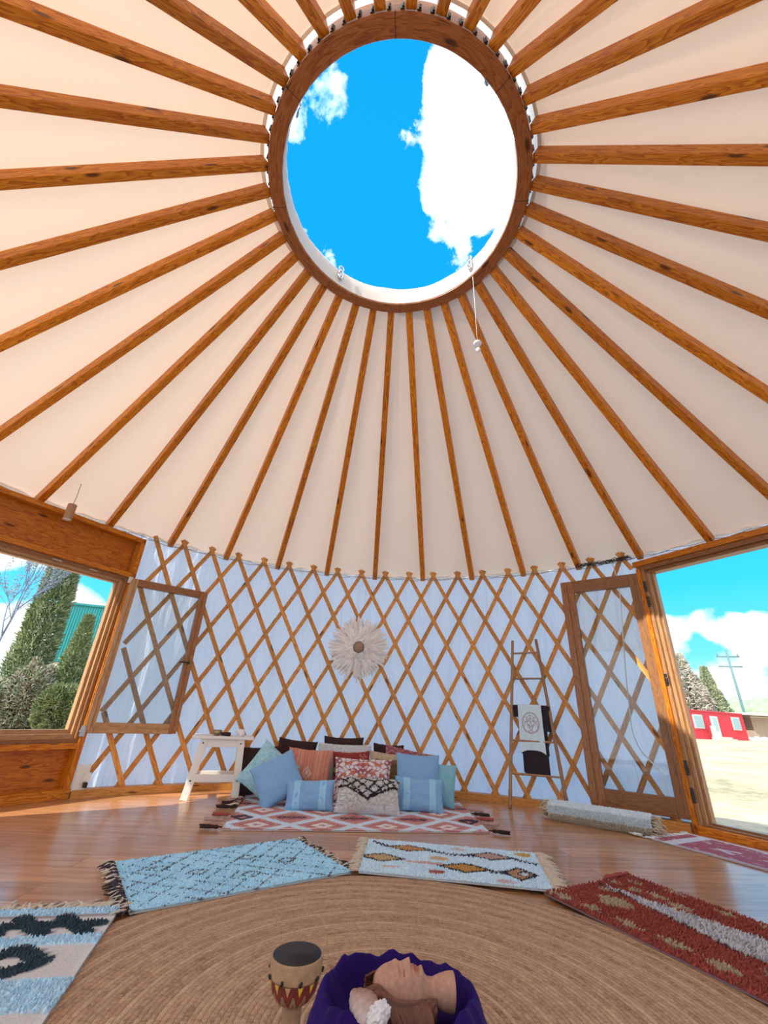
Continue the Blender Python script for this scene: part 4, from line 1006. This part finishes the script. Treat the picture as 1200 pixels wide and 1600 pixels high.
# ================================================================== DRUM
dr = empty('goblet_drum', (-.134, -.363, .013)); tag(dr, 'small wooden goblet drum with painted red and yellow flames beside the purple velvet', 'drum')
def c_drum(a, r_, z_):
    cl_ = (.30, .19, .11); z_ = z_
    if z_ > .177: return (.40, .26, .15)
    if z_ > .174: return (.10, .03, .02)
    if z_ < .133: return cl_
    q = (a/(2*PI)*13) % 1; f_ = abs(q-.5)*2; hgt = (.174-z_)/.041; i13 = int(a/(2*PI)*13) % 13
    if hgt < .34 and f_ < .42-hgt*1.1: return (.70, .46, .05) if i13 % 3 else (.50, .32, .14)
    lim = .72*(1-((f_)**1.0))+.14
    if abs(hgt-(.95-f_*.75)) < .06: return (.09, .02, .015)
    if hgt < .95-f_*.75 and hgt > .30-f_*.2: return (.22, .025, .02)
    if hgt < .36: return (.13, .02, .018)
    if f_ > .72 and abs(hgt-.78)+abs(1-f_)*.5 < .13: return (.20, .04, .03)
    return cl_
prof = [(.040, .0), (.040, .006), (.030, .03), (.022, .065), (.0195, .10), (.020, .130), (.028, .134), (.038, .141), (.045, .150), (.050, .161), (.0535, .172), (.0550, .182), (.0565, .205), (.056, .2075)]
pr2 = []
for i in range(len(prof)-1):
    for k in range(5): q = k/5; pr2.append((prof[i][0]*(1-q)+prof[i+1][0]*q, prof[i][1]*(1-q)+prof[i+1][1]*q))
pr2.append(prof[-1])
lathe('drum_body', pr2+[(.051, .2075), (.048, .200), (.044, .185), (.030, .170), (.001, .166)], 'painted_clay', dr, 220, colf=lambda a, r_, z_: c_drum(a, r_, z_))
lathe('bowl_lining', [(.0515, .2072), (.0495, .200), (.045, .185), (.031, .1705), (.001, .1665)], 'flat_black', dr, 40, loc=(0, 0, .0012))
for s_ in (-1, 1): lathe('pale_dot', [(.0005, -.003), (.0045, -.002), (.0052, .001), (.0005, .0045)], 'crystal_white', dr, 12, loc=(s_*.017+.003, .041, .190), rot=(R(60), 0, 0))  # two small pale dots inside the drum bowl
A_ = Acc()
for k in range(9):
    a = 2*PI*k/9-.55; A_.tube([(.055*math.cos(a), .055*math.sin(a), .178), (.0595*math.cos(a+.05), .0595*math.sin(a+.05), .184)], [.0035, .0025], 8)
A_.obj('peg', 'flat_black', dr)['kind'] = 'stuff'

# ================================================================== VELVET BUNDLE + HEAD + SHELL
BC = Vector((.095, -.175, .013))
V = []; nr, na = 60, 220
for i in range(nr+1):
    q = i/nr
    for k in range(na):
        a = 2*PI*k/na; e_ = Vector((math.cos(a), math.sin(a), 0))
        Rm = .215*(1+.07*noise.noise(Vector((e_.x*1.6, e_.y*1.6, 4)))+.03*noise.noise(Vector((e_.x*5, e_.y*5, 2))))
        r_ = Rm*q
        rim = math.exp(-((q-.80)/.13)**2); base_ = .022+.062*rim*(1+.35*noise.noise(Vector((e_.x*2, e_.y*2, 9))))
        fold = .016*noise.noise(Vector((e_.x*4.5+q*2, e_.y*4.5-q*1.5, 3)))*(q*(1.2-q)*2.6)+.003*noise.noise(Vector((e_.x*11, e_.y*11, q*5)))*q
        z_ = (base_+fold)*(1 if q < .9 else max(0, (1-q)/.1)**.5)
        V.append(tuple(Vector((r_*e_.x*1.02, r_*e_.y, max(.001, z_)))))
tag(pyd('velvet_cloth', V, grid_faces(nr+1, na) if False else [(i*na+k, i*na+(k+1) % na, (i+1)*na+(k+1) % na, (i+1)*na+k) for i in range(nr) for k in range(na)], 'velvet_purple', loc=BC), 'crumpled deep purple velvet cloth in the middle of the jute rug', 'cloth')
# sculpted head lying on its back; local x runs crown -> neck, z is the face normal
HD = Vector((.038, -.200, .104)); hd = empty('sculpted_head', HD); tag(hd, 'painted sculpture of a reclining female head with brown hair on purple velvet', 'sculpture')
hd.rotation_euler = (R(10), R(3), R(6)); hd.scale = (.95, .95, .95)
def gs(x, c, s_): return math.exp(-((x-c)/s_)**2)
def head_r(t_, ph):
    """radius and offsets; t along crown->shoulder, ph angle from face normal"""
    if t_ < .62:
        r_ = .052*max(0, 1-((t_-.30)/.325)**2)**.42 if t_ < .30 else .052*(1-.30*((t_-.30)/.32)**2)
    elif t_ < .74: q = (t_-.62)/.12; q = q*q*(3-2*q); r_ = .0364*(1-q)+.027*q
    else: q = (t_-.74)/.26; r_ = .027+.013*math.sin(q*PI/2)
    f = math.cos(ph); s_ = abs(math.sin(ph)); fz = max(0, f)
    w = gs(ph, 0, .16)
    nose = 0
    if .27 < t_ < .47: q = (t_-.27)/.145; nose = .0155*(min(1, q)**1.2)*(1 if t_ < .415 else max(0, 1-(t_-.415)/.03))
    r_ += nose*gs(ph, 0, .24+.14*min(1, max(0, (t_-.3)/.12)))
    r_ += .0050*gs(t_, .255, .035)*gs(ph, 0, .9)                       # brow
    r_ -= .0090*gs(t_, .315, .032)*(gs(ph, .46, .20)+gs(ph, -.46, .20)) # sockets
    r_ += .0075*gs(t_, .322, .017)*(gs(ph, .48, .15)+gs(ph, -.48, .15)) # lids
    r_ -= .0045*gs(t_, .346, .006)*(gs(ph, .48, .17)+gs(ph, -.48, .17))
    r_ += .0035*gs(t_, .40, .05)*(gs(ph, .75, .22)+gs(ph, -.75, .22))  # cheeks
    r_ += .0060*gs(t_, .478, .013)*gs(ph, 0, .26)+.0060*gs(t_, .508, .013)*gs(ph, 0, .22) # lips
    r_ -= .0035*gs(t_, .493, .006)*gs(ph, 0, .28)
    r_ -= .0035*gs(t_, .535, .014)*gs(ph, 0, .3)
    r_ += .0100*gs(t_, .580, .030)*gs(ph, 0, .45)                      # chin
    r_ -= .0090*gs(t_, .665, .04)*gs(ph, 0, .8)
    return max(.0006, r_)
V = []; cols = []; nt_, np_ = 170, 150; LH = .205
for i in range(nt_+1):
    t_ = i/nt_
    for k in range(np_):
        ph = -PI+2*PI*k/np_; r_ = head_r(t_, ph); V.append((t_*LH, r_*math.sin(ph)*.82*-1, r_*math.cos(ph)))
        c = np.array((.50, .27, .19)); c = c*(1+.10*noise.noise(Vector((t_*9, ph*2, 0))))
        if abs(ph) < .30 and .468 < t_ < .522: c = np.array((.42, .12, .10))
        if gs(t_, .346, .005)*max(gs(ph, .48, .2), gs(ph, -.48, .2)) > .5: c = np.array((.16, .06, .04))
        cols.append(tuple(np.clip(c, 0, 1)))
F = [(i*np_+k, i*np_+(k+1) % np_, (i+1)*np_+(k+1) % np_, (i+1)*np_+k) for i in range(nt_) for k in range(np_)]+[tuple(range(np_))[::-1], tuple(nt_*np_+k for k in range(np_))]
pyd('head_body', V, F, 'painted_clay', hd, cols=cols)
# hair: cap around the back and the near side with flowing strands
V = []; cols = []; nt_, np_ = 120, 160
for i in range(nt_+1):
    t_ = -.10+.86*i/nt_
    for k in range(np_+1):
        s_ = k/np_; lim = 1.30-.55*gs(t_, .0, .14)+.1*t_; lim2 = 1.25-.3*gs(t_, .0, .14)
        ph = lim+(2*PI-lim-lim2)*s_                       # leaves the face open
        tt = max(.002, min(.62, t_ if t_ > .0 else .0)); r_ = max(head_r(tt, PI), .040*math.sqrt(max(0, 1-((t_-.28)/.44)**2)))
        edge = min(1, 6*s_, 6*(1-s_)); near = gs(s_, .20, .22)
        r_ = r_+.008*edge+.016*near*edge*min(1, max(0, t_+.05)/.2)
        strand = .0028*math.sin(s_*70+math.sin(t_*9)*3+t_*22)+.0022*noise.noise(Vector((s_*38, t_*4, 0)))
        r_ += strand*edge; r_ = max(.002, r_)
        if t_ > .60: r_ *= max(.25, 1-(t_-.60)*1.6)
        V.append((t_*LH, -r_*math.sin(ph)*-.95*-1, r_*math.cos(ph)-.004))
        g_ = .8+.5*max(0, strand/.004); cols.append((.165*g_, .062*g_, .036*g_))
pyd('hair', V, grid_faces(nt_+1, np_+1), 'painted_clay', hd, cols=cols).modifiers.new('s', 'SOLIDIFY').thickness = .004
A_ = Acc()
for k in range(34):   # locks falling towards the viewer
    x0 = .035+.10*(k/34)+random.uniform(-.004, .004); sw = random.uniform(-.02, .012)
    pts = smooth_pts([Vector((x0*.85+.01, -.040, .000)), Vector((x0, -.056, -.006)), Vector((x0+.012+sw*.3, -.072, -.020)), Vector((x0+.022+sw, -.092, -.045)), Vector((x0+.018+sw, -.118, -.062))], 5)
    g_ = random.uniform(.75, 1.25); A_.tube(pts, [.0055+.0015*math.sin(q*.4) for q in range(len(pts))], 7, (.165*g_, .062*g_, .036*g_))
A_.obj('hair_lock', 'painted_clay', hd)['kind'] = 'stuff'
# conch
ch = empty('conch_shell', (.020, -.300, .105), (R(12), R(18), R(-52))); tag(ch, 'brown and pinkish-white seashell lying against the hair of the sculpted head', 'shell')
V = []; cols = []; n1, n2 = 90, 60
for i in range(n1+1):
    q = i/n1; x = -.055+.115*q; r_ = .030*math.sin(PI*min(1, q*1.02))**.7*(1-.35*q)+.0015
    for k in range(n2+1):
        th = 2*PI*k/n2; rr_ = r_*(1+.35*max(0, math.cos(th-.6))**3*math.sin(PI*q))+.0012*math.sin(q*60)
        V.append((x, rr_*math.cos(th), rr_*math.sin(th)*.85)); mixv = .5-.5*math.sin(th*1.0+.9+q*2)
        c = np.array((.30, .12, .06))*(1-mixv)+np.array((.62, .50, .48))*mixv; c = c*(1+.15*noise.noise(Vector((q*14, th*2, 3)))); cols.append(tuple(np.clip(c, 0, 1)))
pyd('shell_body', V, grid_faces(n1+1, n2+1), 'painted_clay', ch, cols=cols)
bm = bmesh.new(); bmesh.ops.create_icosphere(bm, subdivisions=5, radius=.021)
for v in bm.verts:
    d = v.co.normalized(); v.co = Vector((v.co.x*.8, v.co.y*1.35, v.co.z))*(1+.30*noise.noise(d*3.1)+.14*abs(noise.noise(d*7))-.05)
bm_obj('ruffled_lip', bm, 'clay_white', ch, loc=(.030, .012, .016), smooth=True)

# ================================================================== OUTSIDE
def cypress(label, x, y, H, Rm, n, seed, cols, group='cypresses outside the left window', name='cypress_tree', blade=(.20, .022), droop=0.):
    random.seed(seed); e = empty(name, (x, y, GZ)); tag(e, label, 'tree', group)
    tube('trunk', [(0, 0, 0), (.05, 0, H*.4), (0, 0, H*.8)], [Rm*.14, Rm*.10, .02], 'trunk_bark', e, 8)
    P = []; D = []; cc = []
    for _ in range(n):
        q = random.random()**.8; z_ = .12+q*(H-.2); r_ = Rm*(math.sin(PI*min(1, (1-q)*.62+.06))**.75)*(1-q**3*.6); a = random.uniform(0, 2*PI)
        lob = 1+.26*noise.noise(Vector((math.cos(a)*1.6*1.5, math.sin(a)*1.6*1.5, z_*1.1+seed)))+.12*noise.noise(Vector((math.cos(a)*4, math.sin(a)*4, z_*3)))
        d_ = r_*lob*random.uniform(.72, 1.02); P.append((math.cos(a)*d_, math.sin(a)*d_, z_)); D.append((math.cos(a)*.75, math.sin(a)*.75, .75-droop))
        g_ = random.uniform(.7, 1.3); c = random.choice(cols); cc.append(tuple(min(1, v*g_) for v in c))
    tuft_mesh('foliage', P, D, blade[0], blade[1], np.array(cc), 'foliage', e, .45)['kind'] = 'stuff'
    return e
G1 = [(.17, .23, .10), (.24, .30, .15), (.10, .15, .06), (.33, .38, .22)]
cypress('tall broad cypress tree outside the left window', -12.55, 14.75, 8.9, .60, 20000, 3, G1, blade=(.16, .020))
cypress('shorter pointed cypress before the teal building, seen through the left window', -10.6, 14.2, 3.75, .38, 8000, 5, G1, blade=(.18, .022))
cypress('small cypress at the right edge of the left window view', -9.5, 14.6, 3.2, .45, 5000, 8, G1, blade=(.18, .022))
def bush(label, x, y, H, Rm, n, seed, cols, group='shrubs outside the left window', blade=(.16, .02), cat='shrub'):
    random.seed(seed); e = empty('shrub', (x, y, GZ)); tag(e, label, cat, group); P = []; D = []; cc = []
    for k in range(7): a = k*.9; tube('stem', [(0, 0, 0), (math.cos(a)*Rm*.5, math.sin(a)*Rm*.5, H*.75)], [.04, .012], 'trunk_bark', e, 5)
    for _ in range(n):
        v = Vector((random.gauss(0, 1), random.gauss(0, 1), random.gauss(0, 1))).normalized(); k = 1+.35*noise.noise(v*2.2+Vector((seed, 0, 0)))
        p = Vector((v.x*Rm*k, v.y*Rm*k, H*.5+v.z*H*.5*k))*1.0
        p.z = max(.02, p.z); P.append(tuple(p)); D.append(tuple(v+Vector((0, 0, .3)))); g_ = random.uniform(.7, 1.35); cc.append(tuple(min(1, q*g_) for q in random.choice(cols)))
    tuft_mesh('foliage', P, D, blade[0], blade[1], np.array(cc), 'foliage', e, .6)['kind'] = 'stuff'
bush('pale green shrub at the foot of the tall cypress, left side', -12.3, 13.4, 1.3, .8, 5000, 11, [(.26, .30, .18), (.16, .18, .10), (.34, .34, .26)])
bush('low brownish shrub between the two cypresses', -11.3, 13.6, 1.9, .6, 5000, 12, [(.22, .27, .14), (.20, .14, .10), (.40, .42, .34)])
bush('dark green shrub in front of the short cypress', -9.6, 12.9, 1.3, .6, 4500, 13, [(.13, .17, .06), (.18, .22, .08), (.10, .11, .06)])
# bare tree
random.seed(21); A_ = Acc(); tips = []
def branch(p, d, L_, r_, lv):
    pts = [p]; 
    for k in range(4): d = (d+Vector((random.gauss(0, .10), random.gauss(0, .10), random.gauss(0, .05)+.03))).normalized(); pts.append(pts[-1]+d*L_/4)
    A_.tube(pts, [r_*(1-.14*k) for k in range(5)], 5 if lv else 8)
    if lv >= 4: tips.extend([(q, d) for q in pts[1:]]); return
    for k in range(4 if lv else 5):
        q = pts[1+random.randrange(4)]; dd = (d+Vector((random.gauss(0, .28), random.gauss(0, .28), random.gauss(.25, .2)))).normalized(); branch(q, dd, L_*random.uniform(.5, .7), r_*.5, lv+1)
bt = empty('bare_tree', (-12.1, 12.2, GZ)); tag(bt, 'thin almost leafless tree at the left edge of the left window view', 'tree')
branch(Vector((0, 0, 0)), Vector((-.02, .02, 1)), 3.6, .05, 0); A_.obj('branches', 'blue_bark', bt)['kind'] = 'stuff'
P = [tuple(p) for p, d in tips for _ in range(3)]; D = [(random.gauss(0, 1), random.gauss(0, 1), .5) for _ in P]
tuft_mesh('buds', np.array(P), D, .07, .012, np.tile([.28, .32, .34], (len(P), 1)), 'foliage', bt, .6)['kind'] = 'stuff'

def corr_building(name, label, p0, p1, depth, z0, z1, col, pitch=.2, amp=.03, cat='building', roofcol=None, base=None, group=None):
    """corrugated long wall from p0 to p1"""
    p0 = Vector((*p0, 0)); p1 = Vector((*p1, 0)); u = (p1-p0); L_ = u.length; u.normalize(); n = Vector((-u.y, u.x, 0))
    if n.dot(p0) < 0: n = -n
    M_ = Matrix.Identity(4)
    for i in range(3): M_[i][0] = u[i]; M_[i][1] = n[i]; M_[i][2] = (0, 0, 1)[i]; M_[i][3] = p0[i]
    e = empty(name); e.matrix_world = M_; tag(e, label, cat, group)
    prof = []; x = 0
    while x < L_: prof += [(x, 0), (x+pitch*.35, 0), (x+pitch*.5, amp), (x+pitch*.85, amp)]; x += pitch
    prof.append((L_, 0)); V = []
    path = prof+[(L_, depth), (0, depth)]
    for (a, b_) in path: V += [(a, b_, z0), (a, b_, z1)]
    N = len(path); F = [(2*i, 2*((i+1) % N), 2*((i+1) % N)+1, 2*i+1) for i in range(N)]
    pyd('wall', V, F, 'paint_metal', e, cols=np.tile(col, (len(V), 1)), smooth=False)
    V = [(-.05, -.05, z1), (L_+.05, -.05, z1), (L_+.05, depth+.05, z1+.0), (-.05, depth+.05, z1), (-.05, -.05, z1+.12), (L_+.05, -.05, z1+.12), (L_+.05, depth+.05, z1+.12), (-.05, depth+.05, z1+.12)]
    pyd('roof', V, [(0, 1, 2, 3), (4, 7, 6, 5), (0, 4, 5, 1), (1, 5, 6, 2), (2, 6, 7, 3), (3, 7, 4, 0)], 'paint_metal', e, cols=np.tile(roofcol or [c*.9 for c in col], (8, 1)), smooth=False)
    return e, L_
def cbox(name, lo, hi, col, parent, bev=.01):
    b = bm_new(); add_box(b, lo, hi, None, bev); o = bm_obj(name, b, 'paint_metal', parent); me = o.data
    a = me.color_attributes.new('Col', 'FLOAT_COLOR', 'POINT'); a.data.foreach_set('color', np.tile([*col, 1.], len(me.vertices))); return o
TEAL = (.012, .24, .26)
e, L_ = corr_building('teal_building', 'teal corrugated building behind the cypresses in the left window', (-19.0, 24.5), (-13.0, 26.5), 6, 2.55, 5.85, TEAL, .14, .03)
cbox('lower_wall', (0, .3, GZ), (L_, 6, 2.55), (.62, .64, .62), e)
e, L_ = corr_building('teal_shed', 'small teal block standing beyond the left end of the red container', (36.0, 56.4), (39.9, 56.4), 3, 2.9, 6.6, TEAL, .4, .05)
cbox('lower_wall', (.3, .5, GZ), (L_-.3, 2.8, 2.9), (.10, .10, .10), e)
e, L_ = corr_building('red_container', 'red corrugated shipping container with windows out in the dry field', (30.9, 44.9), (41.9, 50.7), 2.44, GZ+.05, 2.32, (.60, .030, .055), .28, .04)
for x0, x1, z0_, z1_ in ((2.2, 4.0, .7, 2.0), (9.8, 11.5, .7, 2.0)):
    f_ = cbox('window', (x0, -.05, z0_), (x1, .02, z1_), (.60, .62, .62), e); cbox('pane', (x0+.12, -.07, z0_+.1), (x1-.12, -.05, z1_-.1), (.30, .45, .50), f_)
f_ = cbox('door', (5.5, -.05, .0), (6.9, .02, 1.95), (.60, .66, .66), e); cbox('pane', (5.75, -.07, .5), (6.65, -.05, 1.8), (.34, .50, .54), f_)
b_ = bm_new(); add_box(b_, (4.7, -1.0, GZ), (6.9, -.1, 0), None, .01); add_box(b_, (4.9, -1.5, GZ), (6.7, -1.0, -.15), None, .01)
o = bm_obj('steps', b_, 'fringe_cream', e)
cbox('leaning_board', (4.1, -.6, GZ), (4.9, -.5, 1.0), (.68, .66, .60), e)
e, L_ = corr_building('long_shed', 'long low grey-brown shed with a pale roof right of the red container', (44.2, 52.4), (62.0, 56.0), 8, GZ, 2.15, (.36, .28, .23), .5, .03, roofcol=[.62, .60, .54])
cbox('eave', (-1.8, -1.2, 2.35), (L_+1, 8.5, 2.60), (.66, .64, .58), e)
random.seed(5)
def rubble():
    for k in range(9):
        bm = bmesh.new(); bmesh.ops.create_icosphere(bm, subdivisions=2, radius=.35+.2*random.random())
        for v in bm.verts: v.co = Vector((v.co.x*1.4, v.co.y, v.co.z*.7))*(1+.4*noise.noise(v.co*2+Vector((k, 0, 0))))
        o = bm_obj('rock', bm, 'clay_white', loc=(42.6+k*1.3, 51.6+k*.55, GZ+.15), smooth=True); tag(o, 'pale rock heaped at the foot of the long shed, %s from the red container' % ORD[k], 'rock', 'pale rocks by the long shed')
rubble()
# conifers behind container
GP = [(.50, .47, .42), (.36, .36, .30), (.60, .55, .50), (.24, .28, .20)]
cypress('tall thin-crowned conifer just left of the other trees behind the red container', 38.4, 54.0, 9.4, 1.9, 3400, 31, GP, 'conifers behind the red container', 'conifer', (.55, .05), .5)
cypress('mid-height ragged conifer between two others behind the red container', 40.6, 55.4, 7.2, 1.6, 3400, 32, GP, 'conifers behind the red container', 'conifer', (.5, .05), .5)
cypress('slim pointed cypress, rightmost of the trees behind the red container', 43.6, 57.0, 8.4, 1.2, 5200, 33, [(.24, .30, .17), (.36, .38, .26)], 'conifers behind the red container', 'conifer', (.4, .05))
cypress('short dark conifer against the right side of the slim pointed cypress', 45.0, 57.6, 5.6, 1.2, 3000, 34, [(.22, .28, .18), (.30, .34, .24)], 'conifers behind the red container', 'conifer', (.4, .05))
# utility pole
up = empty('utility_pole', (44.6, 53.6, GZ)); tag(up, 'tall utility pole with crossarms rising behind the long shed', 'utility pole')
tube('pole', [(0, 0, 0), (0, 0, 10.3)], [.16, .11], 'pole_grey', up, 8)
for z_ in (9.4, 8.2): tube('crossarm', [(-1.25, .3, z_), (1.25, -.3, z_)], .09, 'pole_grey', up, 6)
for x in (-1.1, 0, 1.1): tube('insulator', [(x, -x*.24, 9.45), (x, -x*.24, 9.8)], .07, 'pole_grey', up, 6)
# tree line on the horizon, each tree its own
random.seed(77)
tl = []
for k in range(15):
    x = 96+k*6.2+random.uniform(-1.5, 1.5); y = 150-k*3.0; H = random.uniform(7.5, 10.5)
    bm = bmesh.new(); bmesh.ops.create_icosphere(bm, subdivisions=4, radius=1)
    for v in bm.verts:
        d = v.co.normalized(); kk = 1+.25*noise.noise(d*2+Vector((k*3, 0, 0)))+.16*noise.noise(d*6+Vector((k, 0, 0)))+.08*noise.noise(d*15); v.co = Vector((d.x*6.2, d.y*4, d.z*H/2))*kk
    if 'far_tree' not in MATS: plain('far_tree', (.24, .36, .22), .9, .8, .4, .0)
    e = empty('distant_tree', (x, y, GZ)); o = bm_obj('crown', bm, 'far_tree', e, loc=(0, 0, H/2+.6), smooth=True); tube('trunk', [(0, 0, 0), (0, 0, H*.5)], .4, 'trunk_bark', e, 6)
    tag(e, 'distant green tree on the horizon, %s in the row rightwards from the utility pole' % ORD[k], 'tree', 'distant tree line on the horizon')
